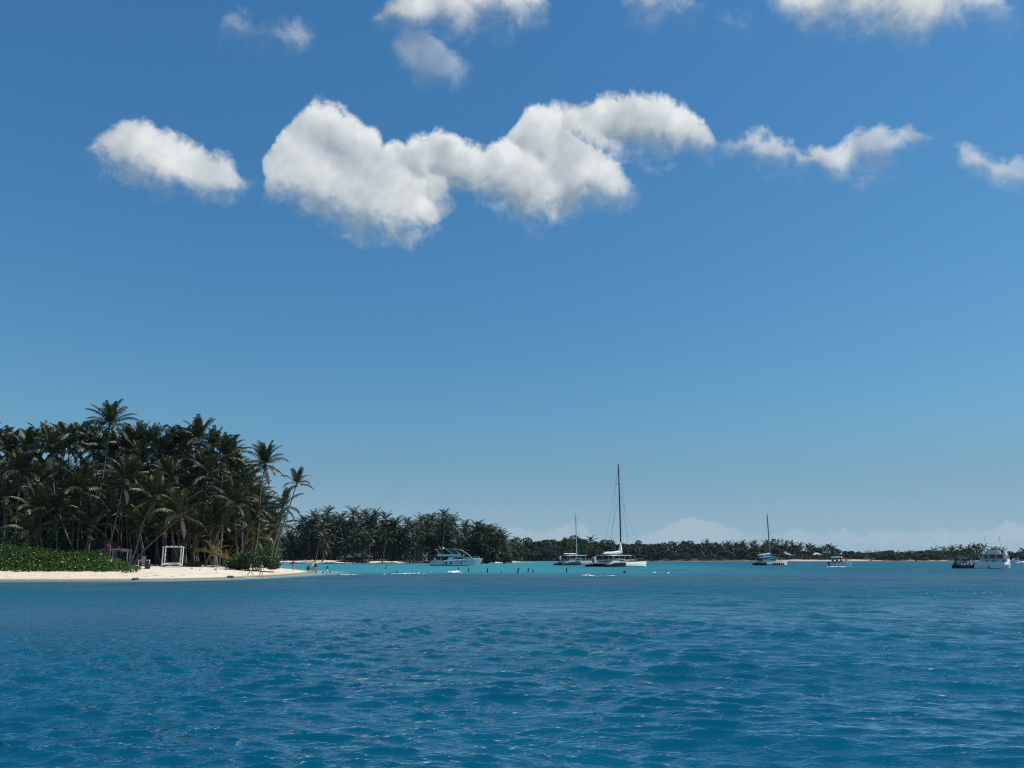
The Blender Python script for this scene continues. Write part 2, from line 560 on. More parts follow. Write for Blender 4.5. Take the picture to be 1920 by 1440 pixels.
M_WOOD = mat('weathered_wood', (.19, .16, .13), 0.85, 0.2, var=0.35, scale=5.0)
M_DWOOD = mat('dark_wood', (.05, .04, .033), 0.8, 0.2, var=0.3, scale=5.0)
M_THATCH = mat('thatch', (.085, .075, .06), 0.95, 0.1, var=0.35, scale=3.0, bump=0.8)
M_REDROOF = mat('red_roof', (.16, .055, .045), 0.75, 0.2, var=0.3, scale=2.0)
M_GREYP = mat('grey_panel', (.30, .30, .31), 0.6, 0.3, var=0.12)
M_ROCK = mat('rock', (.07, .065, .06), 0.9, 0.2, var=0.5, scale=4.0, bump=0.8)
M_RUBBER = mat('rubber', (.02, .02, .022), 0.7, 0.3)
M_RED = mat('red_paint', (.35, .03, .03), 0.5, 0.4, var=0.1)
M_CUSH = mat('cushion', (.70, .69, .66), 0.9, 0.2, var=0.08)


# ------------------------------------------------------------------ shorelines (surveyed from the picture, metres)
def shore(pts):
    return [on_level(px, py).xy.to_tuple() for px, py in pts]


NEAR_SHORE = [(-175, 84.0), (-90, 84.5)] + shore([(0, 1089.5), (90, 1089.5), (200, 1089), (270, 1088.4), (330, 1087.6), (390, 1086.4), (430, 1085), (470, 1083.2), (500, 1081.6), (530, 1079.8), (560, 1077.4), (585, 1074.8), (594, 1073.0),
                                                 (588, 1071.8), (570, 1070.8), (545, 1069.8), (525, 1068.8), (512, 1067.2)])
NEAR_SHORE += [(-50, 175), (-58, 200), (-70, 235), (-79, 262)]
NEAR_SHORE += shore([(512, 1056.8), (560, 1056.9), (620, 1057), (680, 1056.6), (740, 1056.4), (800, 1056.0), (850, 1056.2), (900, 1056.4), (930, 1056.2), (945, 1055.6), (952, 1054.6)])
NEAR_SHORE += [(6, 330), (-10, 372), (-60, 420), (-150, 450), (-330, 450), (-330, 84)]
FAR_SHORE = [(-120, 470), (-60, 440)] + shore([(905, 1051.0), (960, 1051.6), (1040, 1051.6), (1120, 1051.8), (1200, 1052.2), (1290, 1052.6), (1380, 1052.4), (1440, 1052.2), (1500, 1052.8), (1560, 1052.6), (1640, 1052.3),
                                               (1720, 1052.4), (1800, 1052.6), (1880, 1052.0), (1960, 1052.0), (2100, 1051.6), (2350, 1051.4)])
FAR_SHORE += [(560, 420), (560, 700), (-120, 700)]


def inside_dist(poly, X, Y):
    """signed distance to the outline: > 0 on land"""
    P = np.array(poly)
    d2 = np.full(X.shape, 1e12)
    ins = np.zeros(X.shape, bool)
    n = len(P)
    for i in range(n):
        ax, ay = P[i]
        bx, by = P[(i + 1) % n]
        ex, ey = bx - ax, by - ay
        t = np.clip(((X - ax) * ex + (Y - ay) * ey) / (ex * ex + ey * ey), 0, 1)
        d2 = np.minimum(d2, (X - ax - t * ex) ** 2 + (Y - ay - t * ey) ** 2)
        if ay != by:
            c = ((ay > Y) != (by > Y)) & (X < (bx - ax) * (Y - ay) / (by - ay) + ax)
            ins ^= c
    d = np.sqrt(d2)
    return np.where(ins, d, -d)


def vnoise(X, Y, s, seed=0):
    """cheap smooth value noise"""
    r = np.random.default_rng(seed)
    T = r.random((64, 64))
    x, y = X / s, Y / s
    xi, yi = np.floor(x).astype(int), np.floor(y).astype(int)
    fx, fy = x - xi, y - yi
    fx, fy = fx * fx * (3 - 2 * fx), fy * fy * (3 - 2 * fy)
    g = lambda a, b: T[a % 64, b % 64]
    return (g(xi, yi) * (1 - fx) + g(xi + 1, yi) * fx) * (1 - fy) + (g(xi, yi + 1) * (1 - fx) + g(xi + 1, yi + 1) * fx) * fy


def near_height(X, Y):
    X, Y = np.asarray(X, float), np.asarray(Y, float)
    d = inside_dist(NEAR_SHORE, X, Y)
    h = np.where(d < 0, d * 0.09, 0.0)
    rise = 1.15 * (1 - np.exp(-np.maximum(d, 0) / 7.5)) + 0.9 * np.clip((d - 22) / 60, 0, 1)
    h = h + rise
    land = np.clip(d / 3, 0, 1)
    return h + land * ((vnoise(X, Y, 5.3, 1) - .5) * 0.22 + (vnoise(X, Y, 1.7, 2) - .5) * 0.09)


def gz(x, y):
    return float(near_height(np.array([x]), np.array([y]))[0])


def far_height(X, Y):
    X, Y = np.asarray(X, float), np.asarray(Y, float)
    d = inside_dist(FAR_SHORE, X, Y)
    return np.where(d < 0, d * 0.06, 0) + 1.0 * (1 - np.exp(-np.maximum(d, 0) / 6)) + 1.2 * np.clip(d / 120, 0, 1) + np.clip(d / 4, 0, 1) * (vnoise(X, Y, 7.0, 5) - .5) * 0.4


# ------------------------------------------------------------------ land
def sand_mat(name, litter_from, litter_to, sand=(.60, .50, .385), patch=0.0):
    m = bpy.data.materials.new(name)
    m.use_nodes = True
    t = NT(m.node_tree)
    p = t.n['Principled BSDF']
    p.inputs['Roughness'].default_value = 0.95
    p.inputs['Specular IOR Level'].default_value = 0.15
    at = t.new('ShaderNodeAttribute', attribute_name='inland')
    tc = t.new('ShaderNodeTexCoord')
    n1 = t.noise(tc.outputs['Object'], 0.35, 5, 0.6)
    n2 = t.noise(tc.outputs['Object'], 3.0, 5, 0.65)
    n3 = t.noise(tc.outputs['Object'], 1.1, 4, 0.6)
    base = t.mix(t.smooth(n2, 0.3, 0.75), (*sand, 1), (sand[0] * 0.84, sand[1] * 0.82, sand[2] * 0.78, 1))
    wr = t.smooth(n3, 0.56, 0.68)                                        # scattered seaweed and leaf litter
    base = t.mix(t.m('MULTIPLY', wr, 0.5 + patch), base, (.15, .115, .08, 1))
    d = t.m('ADD', at.outputs['Fac'], t.m('MULTIPLY', t.m('SUBTRACT', n1, 0.5), 14.0))
    lit_f = t.smooth(d, litter_from, litter_to)
    if patch:
        fx = t.new('ShaderNodeSeparateXYZ')
        t.l.new(tc.outputs['Object'], fx.inputs[0])
        xx = t.m('ADD', fx.outputs[0], t.m('MULTIPLY', t.m('SUBTRACT', n1, 0.5), 30.0))
        bare = t.m('MULTIPLY', t.smooth(xx, 118, 132), t.smooth(xx, 172, 182, 1.0, 0.0))
        bare = t.m('MAXIMUM', bare, t.smooth(t.noise(tc.outputs['Object'], 0.05, 3, 0.5), 0.56, 0.62))
        lit_f = t.m('MAXIMUM', lit_f, t.m('SUBTRACT', 1.0, bare))
    base = t.mix(lit_f, base, t.mix(n2, (.05, .038, .025, 1), (.10, .075, .05, 1)))
    sx = t.new('ShaderNodeSeparateXYZ')
    t.l.new(tc.outputs['Object'], sx.inputs[0])
    wet = t.smooth(t.m('ADD', sx.outputs[2], t.m('MULTIPLY', t.m('SUBTRACT', n3, 0.5), 0.12)), 0.10, 0.26)
    base = t.mix(wet, (.27, .225, .165, 1), base)
    t.l.new(base, p.inputs['Base Color'])
    t.l.new(t.smooth(sx.outputs[2], 0.05, 0.25, 0.35, 0.95), p.inputs['Roughness'])
    b = t.new('ShaderNodeBump')
    b.inputs['Strength'].default_value = 0.7
    b.inputs['Distance'].default_value = 0.12
    t.l.new(t.m('ADD', n2, t.m('MULTIPLY', n3, 0.8)), b.inputs['Height'])
    t.l.new(b.outputs[0], p.inputs['Normal'])
    return m


def terrain(name, label, xs, ys, hf, poly, material):
    X, Y = np.meshgrid(xs, ys)
    Z = hf(X, Y)
    V = np.stack([X.ravel(), Y.ravel(), Z.ravel()], 1)
    me = np_mesh(name, V, grid_faces(len(ys), len(xs)), material)
    a = me.attributes.new('inland', 'FLOAT', 'POINT')
    a.data.foreach_set('value', inside_dist(poly, X, Y).ravel().astype(np.float32))
    o = link(bpy.data.objects.new(name, me))
    return tag(o, label, 'beach', kind='structure')


terrain('beach', 'pale sandy spit with palm grove ground behind it', np.r_[np.arange(-330, -110, 4.0), np.arange(-110, -24, 0.6), np.arange(-24, 14, 3.0)],
        np.r_[np.arange(80, 150, 0.6), np.arange(150, 450.1, 2.5)], near_height, NEAR_SHORE, sand_mat('sand', 30, 42, (.76, .66, .52)))
terrain('far_shore', 'low wooded far shore with a thin strip of sand', np.arange(-130, 561, 4.0), np.r_[np.arange(370, 440, 1.5), np.arange(440, 700, 8.0)], far_height, FAR_SHORE, sand_mat('far_sand', 5, 9, (.52, .45, .36), 0.3))


# ------------------------------------------------------------------ sea
def wave_field(X, Y, D, spacing):
    r = np.random.default_rng(11)
    dx, dy, dz = np.zeros_like(X), np.zeros_like(X), np.zeros_like(X)
    gust = 0.62 + 0.75 * vnoise(X, Y, 17.0, 21) * (0.55 + 0.9 * vnoise(X + 0.4 * Y, Y * 2.0, 9.0, 22))
    calm = np.clip(1.15 - D / 260.0, 0.25, 1.0)
    chop = 1.0 + 0.7 * np.clip((D - 13.0) / 20.0, 0, 1)
    lee = np.clip(0.85 + (X / np.maximum(D, 1.0)) * 1.3, 0.45, 1.6)      # the lee of the spit is calmer
    n = 110
    lam = np.exp(np.linspace(math.log(0.20), math.log(8.0), n)) * (1 + 0.1 * r.standard_normal(n))
    mean = R(-98)                                   # waves run towards the viewer, from the right
    for i in range(n):
        L = lam[i]
        spread = 0.27 if L < 0.8 else 0.22
        th = mean + spread * r.standard_normal()
        k = math.tau / L
        slope = 0.062 if L < 0.75 else (0.020 if L < 1.5 else (0.012 if L < 3.5 else 0.013))
        a = slope / k * (0.6 + 0.8 * r.random())
        w = np.clip(L / (2.4 * spacing) - 0.6, 0, 1) * calm
        w = w * (gust if L < 0.4 else (gust * chop if L < 0.8 else (gust * lee * chop if L < 3 else lee)))
        ph = k * (X * math.cos(th) + Y * math.sin(th)) + r.random() * math.tau
        c, s_ = np.cos(ph), np.sin(ph)
        dz += a * w * c
        q = 0.85 * a * w
        dx -= q * math.cos(th) * s_
        dy -= q * math.sin(th) * s_
    return dx, dy, dz


def build_sea():
    r = [1.5]
    while r[-1] < 110:
        r.append(r[-1] + max(0.045, 0.005 * r[-1]))
    while r[-1] < 6000:
        r.append(r[-1] * 1.03)
    r = np.array(r)
    fine = np.arange(-40, 40.01, 0.105)
    az = np.r_[np.arange(-180, -40, 4.0), fine, np.arange(44, 180.1, 4.0)]
    Rr, A = np.meshgrid(r, np.radians(az), indexing='ij')
    X, Y = Rr * np.sin(A), Rr * np.cos(A)
    dr = np.gradient(r)[:, None] * np.ones_like(A)
    sp = np.maximum(dr, Rr * np.radians(0.105))
    sp[:, (az < -40.5) | (az > 40.5)] = 1e6
    dx, dy, dz = wave_field(X, Y, Rr, sp)
    d_near = -inside_dist(NEAR_SHORE, X, Y)
    d_far = -inside_dist(FAR_SHORE, X, Y)
    dmin = np.minimum(np.where(Rr < 700, d_near, 1e3), np.where(Rr < 900, d_far, 1e3))
    damp = np.clip(dmin / 8.0, 0.1, 1)
    V = np.stack([(X + dx * damp).ravel(), (Y + dy * damp).ravel(), (dz * damp).ravel()], 1)
    # small shore-break so that the water meets the sand in a ragged line
    F = grid_faces(len(r), len(az))
    me = np_mesh('sea', V, F, sea_material())
    for nm, val in (('offshore', d_near), ('offshore_far', d_far)):
        at = me.attributes.new(nm, 'FLOAT', 'POINT')
        at.data.foreach_set('value', np.clip(val, -50, 2000).ravel().astype(np.float32))
    o = link(bpy.data.objects.new('sea', me))
    tag(o, 'choppy blue sea shoaling to turquoise off the beach', 'sea', kind='structure')


def sea_material():
    m = bpy.data.materials.new('sea_water')
    m.use_nodes = True
    t = NT(m.node_tree)
    for nd in list(t.n):
        t.n.remove(nd)
    out = t.new('ShaderNodeOutputMaterial')
    geo = t.new('ShaderNodeNewGeometry')
    tc = t.new('ShaderNodeTexCoord')
    P = tc.outputs['Object']
    sx = t.new('ShaderNodeSeparateXYZ')
    t.l.new(P, sx.inputs[0])
    x, y = sx.outputs[0], sx.outputs[1]
    off = t.new('ShaderNodeAttribute', attribute_name='offshore').outputs['Fac']
    n_big = t.noise(P, 0.035, 4, 0.55)
    n_mid = t.noise(P, 0.12, 4, 0.6)
    # what the water lies over: deep blue channel, seagrass reef flat, white-sand lagoon
    yw = t.m('ADD', y, t.m('MULTIPLY', t.m('SUBTRACT', n_big, 0.5), 36.0))
    deep = t.mix(t.smooth(n_mid, 0.35, 0.7), (.0010, .065, .122, 1), (.0016, .085, .150, 1))
    near_l = t.smooth(t.m('ADD', yw, t.m('MULTIPLY', x, 0.25)), 16, 50)
    deep = t.mix(near_l, deep, t.mix(n_mid, (.0025, .080, .136, 1), (.005, .096, .155, 1)))
    flat = t.mix(t.smooth(n_mid, 0.35, 0.65), (.018, .080, .128, 1), (.036, .100, .145, 1))
    c = t.mix(t.smooth(yw, 60, 88), deep, flat)
    xl = t.smooth(t.m('ADD', t.m('ADD', x, t.m('MULTIPLY', y, -0.06)), t.m('MULTIPLY', t.m('SUBTRACT', n_big, 0.5), 60.0)), -30, 70)
    lag = t.mix(xl, (.032, .215, .250, 1), (.006, .085, .135, 1))
    n_str = t.noise(t.vm('MULTIPLY', P, (1, 2.4, 1)), 0.03, 4, 0.6)
    lag = t.mix(t.m('MULTIPLY', t.smooth(n_str, 0.5, 0.66), 0.55), lag, (.010, .120, .180, 1))
    n_edge = t.noise(t.vm('MULTIPLY', P, (0.35, 1.0, 1)), 0.07, 5, 0.62)
    c = t.mix(t.smooth(t.m('ADD', y, t.m('ADD', t.m('MULTIPLY', t.m('SUBTRACT', n_edge, 0.5), 60.0), t.m('MULTIPLY', x, 0.05))), 106, 150), c, lag)
    # shallows: the sand shows through at the very edge
    om = t.m('ADD', off, t.m('MULTIPLY', t.m('SUBTRACT', n_mid, 0.5), 3.0))
    fringe = t.m('SUBTRACT', 1.0, t.smooth(om, 0.5, 7.0))
    fr_r = t.m('MULTIPLY', fringe, t.smooth(x, -48, -38, 0.35, 0.8))
    c = t.mix(fr_r, c, (.26, .40, .36, 1))
    bodyN = t.new('ShaderNodeCombineXYZ')
    bodyN.inputs[2].default_value = 1.0
    dif = t.new('ShaderNodeBsdfDiffuse')
    t.l.new(c, dif.inputs['Color'])
    t.l.new(bodyN.outputs[0], dif.inputs['Normal'])
    # ripples too small to mesh
    rp = t.noise(t.vm('MULTIPLY', P, (0.62, 1.5, 1)), 4.6, 5, 0.62)
    rp2 = t.noise(t.vm('MULTIPLY', P, (0.45, 1.7, 1)), 1.2, 3, 0.6)
    rp3 = t.noise(t.vm('MULTIPLY', P, (0.4, 1.5, 1)), 0.35, 3, 0.6)
    h = t.m('ADD', t.m('MULTIPLY', rp, t.smooth(y, 8, 60, 0.012, 0.032)), t.m('MULTIPLY', rp2, t.smooth(y, 10, 90, 0.012, 0.2)))
    h = t.m('ADD', h, t.m('MULTIPLY', rp3, t.smooth(y, 40, 140, 0.0, 0.7)))
    # sharp little crests: ridged ripples at two sizes
    for sc_, am_, st_ in ((1.9, 0.030, (0.5, 1.35, 1)), (4.4, 0.013, (0.6, 1.3, 1))):
        rn = t.noise(t.vm('MULTIPLY', P, st_), sc_, 3, 0.55, dist=0.6)
        rg = t.m('SUBTRACT', 1.0, t.m('ABSOLUTE', t.m('MULTIPLY_ADD', rn, 2.0, -1.0)))
        h = t.m('ADD', h, t.m('MULTIPLY', t.m('POWER', rg, 2.0), t.m('MULTIPLY', t.m('MULTIPLY', t.smooth(n_mid, 0.3, 0.65, 0.5, 1.2), t.smooth(y, 10, 50, 1.0, 1.1)), am_)))
    bp = t.new('ShaderNodeBump')
    bp.inputs['Strength'].default_value = 1.0
    bp.inputs['Distance'].default_value = 1.0
    t.l.new(h, bp.inputs['Height'])
    gl = t.new('ShaderNodeBsdfGlossy')
    gl.inputs['Color'].default_value = (.96, .98, 1, 1)
    t.l.new(t.smooth(y, 8, 45, 0.045, 0.28), gl.inputs['Roughness'])
    t.l.new(bp.outputs[0], gl.inputs['Normal'])
    cosv = t.m('ABSOLUTE', t.vm('DOT_PRODUCT', bp.outputs[0], geo.outputs['Incoming']))
    fr = t.m('POWER', t.m('SUBTRACT', 1.0, cosv, clamp=True), 6.0)
    far_f = t.smooth(y, 12, 76, 1.45, 0.23)
    fr = t.m('MULTIPLY_ADD', fr, far_f, 0.02, clamp=True)
    mx = t.new('ShaderNodeMixShader')
    t.l.new(fr, mx.inputs[0])
    t.l.new(dif.outputs[0], mx.inputs[1])
    t.l.new(gl.outputs[0], mx.inputs[2])
    t.l.new(mx.outputs[0], out.inputs['Surface'])
    return m


build_sea()


# ------------------------------------------------------------------ coconut palms
def frond_geo(mb, length, e0, bend, droop, pairs, seed, leaf_w=0.055, leaf_l=0.85, twist=0.0, base=Vector((0, 0, 0)), az=0.0, mi=0, gap=0.0):
    """one feather leaf: rachis leaves the origin at elevation e0 and arches over by bend radians; leaflets hang by droop"""
    r = random.Random(seed)
    n = 9
    rot = Matrix.Rotation(az, 3, 'Z')
    pts, tans = [], []
    p = Vector((0, 0, 0))
    for i in range(n + 1):
        t = i / n
        a = e0 - bend * (t ** 1.5)
        d = Vector((math.cos(a), math.sin(twist) * t * 0.25, math.sin(a)))
        pts.append(p.copy())
        tans.append(d.normalized())
        p = p + d * (length / n)
    mb.tube([base + rot @ q for q in pts], [0.045 * (1 - 0.85 * i / n) for i in range(n + 1)], 3, mi)
    for k in range(pairs):
        t = 0.13 + 0.86 * (k + r.random() * 0.5) / pairs
        if r.random() < gap:
            continue
        u = t * n
        i = min(int(u), n - 1)
        f = u - i
        q = pts[i].lerp(pts[i + 1], f)
        tg = tans[i].lerp(tans[min(i + 1, n)], f).normalized()
        side0 = Vector((0, 1, 0))
        side0 = (side0 - tg * side0.dot(tg)).normalized()
        L = leaf_l * (0.42 + 0.58 * math.sin(math.pi * min(1, (t * 0.92 + 0.12)))) * (0.8 + 0.4 * r.random())
        for sgn in (-1, 1):
            dr = droop * (0.7 + 0.6 * r.random())
            d1 = (side0 * sgn * 0.82 + tg * 0.62 + Vector((0, 0, 0.18 - 0.35 * dr))).normalized()
            d2 = (side0 * sgn * 0.5 + tg * 0.45 + Vector((0, 0, -0.35 - dr))).normalized()
            w = tg * leaf_w * (0.8 + 0.4 * r.random())
            a = q
            b = q + d1 * L * 0.5
            c = b + d2 * L * 0.5
            mb.add([base + rot @ (a - w * 0.4), base + rot @ (a + w * 0.4), base + rot @ (b + w * 0.5), base + rot @ (b - w * 0.5), base + rot @ c], [(0, 1, 2, 3), (3, 2, 4)], mi)


def plain_mesh(mb, name, mats, smooth=False):
    me = bpy.data.meshes.new(name)
    me.from_pydata(mb.v, [], mb.f)
    for m_ in (mats if isinstance(mats, (list, tuple)) else [mats]):
        me.materials.append(m_)
    if isinstance(mats, (list, tuple)) and len(mats) > 1:
        me.polygons.foreach_set('material_index', mb.mi)
    if smooth:
        me.polygons.foreach_set('use_smooth', [True] * len(me.polygons))
    me.update()
    return me


# shared leaf shapes: (elevation at base, bend, droop, length)
FROND_KINDS = [(1.45, 0.55, 0.35, 4.0), (1.25, 1.0, 0.45, 4.5), (1.0, 1.35, 0.6, 4.7), (0.7, 1.5, 0.75, 4.7), (0.3, 1.5, 0.95, 4.6), (-0.25, 1.1, 1.0, 4.3), (-1.0, 0.4, 0.9, 3.6)]
FROND_MESH, FROND_MESH_Y = [], []
for k_, (e_, b_, d_, l_) in enumerate(FROND_KINDS):
    for v_ in range(2):
        mb_ = MB()
        frond_geo(mb_, l_, e_, b_ * (0.9 + 0.25 * v_), d_, 44, 100 + k_ * 5 + v_, 0.088, (0.88, 0.95, 1.0, 1.05, 1.05, 1.0, .9)[k_], twist=(v_ - 0.5) * 2)
        FROND_MESH.append(plain_mesh(mb_, 'frond', M_DEAD if k_ == 6 else M_FROND))
for k_ in range(4):
    mb_ = MB()
    e_, b_, d_, l_ = FROND_KINDS[k_ + 1]
    frond_geo(mb_, l_, e_, b_, d_, 26, 300 + k_, leaf_w=0.075, leaf_l=0.7)
    FROND_MESH_Y.append(plain_mesh(mb_, 'frond', M_FROND_Y))


def heart_mesh(seed):
    r = random.Random(seed)
    mb = MB()
    mb.tube([(0, 0, -0.5), (0, 0, 0.1), (0, 0, 0.5)], [0.15, 0.2, 0.08], 6)
    for i in range(7):
        a = r.random() * math.tau
        mb.ball((math.cos(a) * 0.34, math.sin(a) * 0.34, -0.3 - 0.25 * r.random()), 0.15, 6, 4, 1)
    return plain_mesh(mb, 'crown', [M_DEAD, M_NUT])


HEARTS = [heart_mesh(i) for i in range(3)]


def crown_mesh(seed, nfr, pairs, leaf_w, mat_, full=1.0):
    """a whole crown in one mesh, for palms whose leaves cannot be told apart"""
    r = random.Random(seed)
    mb = MB()
    mb.tube([(0, 0, -0.5), (0, 0, 0.1), (0, 0, 0.5)], [0.15, 0.2, 0.08], 5, 1)
    for i in range(nfr):
        t = i / nfr
        e = 1.42 - 2.3 * t ** 1.25 + 0.22 * r.uniform(-1, 1)
        az = i * 2.399963 + r.uniform(-.25, .25)
        ln = (4.0 + 0.7 * math.sin(math.pi * min(1, t + .2))) * r.uniform(0.85, 1.1) * full
        frond_geo(mb, ln, e, r.uniform(1.05, 1.6) * (1 - 0.5 * max(0, t - .6)), 0.55 + 0.45 * t, pairs, seed * 77 + i, leaf_w, 1.0, az=az, mi=(2 if t > 0.95 else 0), gap=0.04)
    return plain_mesh(mb, 'crown', [mat_, M_TRUNK, M_DEAD])


CROWN_NEAR = [crown_mesh(11 + i, 21, 30, 0.105, M_FROND) for i in range(5)]
CROWN_MID = [crown_mesh(31 + i, 20, 18, 0.18, M_FROND_FAR) for i in range(6)]
CROWN_FAR = [crown_mesh(51 + i, 16, 11, 0.30, M_FROND_FAR) for i in range(5)]


def trunk_geo(base, top, sag, r0, seg=7, n=10, seed=0):
    rr = random.Random(seed)
    d = top - base
    hor = Vector((d.x, d.y, 0))
    pts, rad = [], []
    side = Vector((rr.uniform(-1, 1), rr.uniform(-1, 1), 0)) * 0.25
    for i in range(n + 1):
        t = i / n
        # leaves the ground at an angle, then turns upwards
        h = hor * (t + sag * math.sin(math.pi * t)) + side * math.sin(math.pi * 2 * t)
        pts.append(Vector((h.x, h.y, d.z * t - (0.35 if i == 0 else 0))))
        rad.append(r0 * (1.0 - 0.45 * t) + (r0 * 0.75 * (1 - t * 7) if t < 0.14 else 0))
    mb = MB()
    mb.tube(pts, rad, seg)
    return mb, pts[-1]


PALM_N = [0]


def palm(base, top, label, group=None, detail='near', r0=0.15, sag=0.18, scale=1.0, nfr=20, dead=1, yellow=False, name='coconut_palm', tilt=0.0):
    PALM_N[0] += 1
    sd = PALM_N[0]
    r = random.Random(sd * 13 + 5)
    base, top = Vector(base), Vector(top)
    scale = scale * {'fronds': 1.14, 'near': 1.14, 'mid': 1.02, 'far': 1.0}[detail]
    o = root(name, label, 'palm tree', base, 0, group)
    mb, tip = trunk_geo(base, top, sag, r0, 8 if detail == 'fronds' else 5, 12 if detail == 'fronds' else 6, sd)
    t = bpy.data.objects.new('trunk', plain_mesh(mb, 'trunk', M_TRUNK, True))
    link(t, o)
    if detail == 'fronds':
        c = link(bpy.data.objects.new('crown', HEARTS[sd % 3]), o)
        c.location = tip
        c.scale = (scale,) * 3
        c.rotation_euler = (r.uniform(-.12, .12), r.uniform(-.12, .12) + tilt, r.random() * 6.28)
        src = FROND_MESH_Y if yellow else FROND_MESH
        for i in range(nfr):
            if yellow:
                me = src[min(3, int(i / nfr * 4))]
            else:
                kind = min(5, int((i / (nfr - dead)) ** 1.25 * 6)) if i < nfr - dead else 6
                me = src[kind * 2 + r.randint(0, 1)]
            f = link(bpy.data.objects.new('frond', me), c)
            f.rotation_euler = (r.uniform(-.15, .15), r.uniform(-.14, .14), i * 2.399963 + r.uniform(-.3, .3))
            k = r.uniform(0.86, 1.1)
            f.scale = (k, k * r.choice((-1, 1)), k)
    else:
        src = {'near': CROWN_NEAR, 'mid': CROWN_MID, 'far': CROWN_FAR}[detail]
        c = link(bpy.data.objects.new('crown', src[r.randrange(len(src))]), o)
        c.location = tip
        c.rotation_euler = (r.uniform(-.15, .15), r.uniform(-.15, .15), r.random() * 6.28)
        c.scale = (scale * r.uniform(.9, 1.1),) * 3
    return o


def palm_px(bpx, d, cpx, cpy, label, group=None, dd=0.0, **kw):
    """palm whose foot is at picture column bpx and depth d, its crown over column cpx at row cpy (depth d+dd)"""
    z0 = gz(x_at(bpx, d, 1.2), d)
    x0 = x_at(bpx, d, z0)
    tp = at_depth(cpx, cpy, d + dd)
    return palm((x0, d, z0), tp, label, group, **kw)


# the palms that stand out at the edge of the grove
FEATURED = [
    (160, 138, 206, 798, 'tallest coconut palm, its crown rising above the left grove', dict(nfr=24, dead=1, scale=.98)),
    (470, 140, 497, 874, 'tall coconut palm with a full round crown at the right edge of the grove', dict(nfr=23, dead=1, scale=0.98)),
    (512, 133, 556, 908, 'slender coconut palm with a small crown leaning right over the sand spit', dict(nfr=13, dead=0, scale=0.66, r0=0.15, sag=-0.12)),
    (507, 137, 531, 952, 'low coconut palm with a loose crown beside the leaning slender palm', dict(nfr=15, dead=1, scale=0.78, sag=-0.1)),
    (384, 134, 436, 944, 'coconut palm with a curved leaning trunk above the yellow young palms', dict(nfr=20, dead=1, scale=0.98, sag=-0.06)),
    (243, 129, 290, 938, 'coconut palm leaning right from beside the notice board', dict(nfr=20, dead=1, sag=-0.1)),
    (247, 130, 338, 968, 'strongly slanting coconut palm with long hanging leaves over the white bed frame', dict(nfr=18, dead=1, scale=1.05, sag=-0.05)),
    (150, 136, 96, 850, 'coconut palm with a pale full crown in the front of the grove, upper left', dict(nfr=22, dead=1)),
    (345, 144, 372, 826, 'high coconut palm with a starry crown just right of the tallest one', dict(nfr=22, dead=1, scale=1.0)),
    (300, 146, 286, 838, 'high coconut palm with upright leaves between the two highest crowns', dict(nfr=21, dead=1)),
    (402, 143, 420, 858, 'coconut palm whose arched leaves hang over the right slope of the grove', dict(nfr=21, dead=1)),
    (452, 145, 460, 918, 'coconut palm half hidden left of the tall right-edge palm', dict(nfr=20, dead=1)),
    (28, 134, 38, 884, 'coconut palm with drooping leaves at the left end of the hedge', dict(nfr=21, dead=1)),
    (96, 131, 70, 966, 'low broad coconut palm behind the green hedge, nearest the left edge', dict(nfr=20, dead=1, scale=1.1)),
    (190, 130, 232, 906, 'coconut palm with a thin curved pale trunk behind the hedge middle', dict(nfr=20, dead=1)),
    (146, 133, 152, 920, 'coconut palm with two-toned leaves above the middle of the hedge', dict(nfr=20, dead=1)),
    (330, 137, 318, 900, 'coconut palm standing right behind the white bed frame', dict(nfr=20, dead=1)),
    (366, 138, 388, 892, 'coconut palm with bright arching leaves left of the curved leaning palm', dict(nfr=20, dead=1)),
    (430, 137, 470, 985, 'short coconut palm bending right behind the dark round bush', dict(nfr=16, dead=1, scale=0.85)),
    (262, 133, 268, 990, 'short coconut palm behind the notice board', dict(nfr=16, dead=1, scale=0.9)),
]
for b_, d_, cx_, cy_, lab_, kw_ in FEATURED:
    palm_px(b_, d_, cx_, cy_, lab_, 'coconut palms of the near grove', detail='fronds', **kw_)

SKYLINE = [(-160, 800), (0, 798), (40, 796), (80, 792), (110, 800), (150, 788), (205, 790), (240, 796), (285, 797), (330, 800), (372, 792), (410, 812), (440, 838), (462, 880), (480, 925), (500, 985)]


def skyline(px, tab):
    xs, ys = zip(*tab)
    return float(np.interp(px, xs, ys))


rp_ = random.Random(99)
ORD = ['first', 'second', 'third', 'fourth', 'fifth', 'sixth', 'seventh', 'eighth', 'ninth', 'tenth', 'eleventh', 'twelfth', 'thirteenth', 'fourteenth', 'fifteenth', 'sixteenth', 'seventeenth', 'eighteenth', 'nineteenth', 'twentieth']
SKY_ROW = [(14, 152), (50, 146), (80, 150), (122, 146), (150, 152), (176, 150), (238, 148), (262, 152), (318, 154), (340, 150), (398, 152), (428, 148), (446, 152)]
SKY_ALL = sorted([p for p, _ in SKY_ROW] + [206, 286, 372])
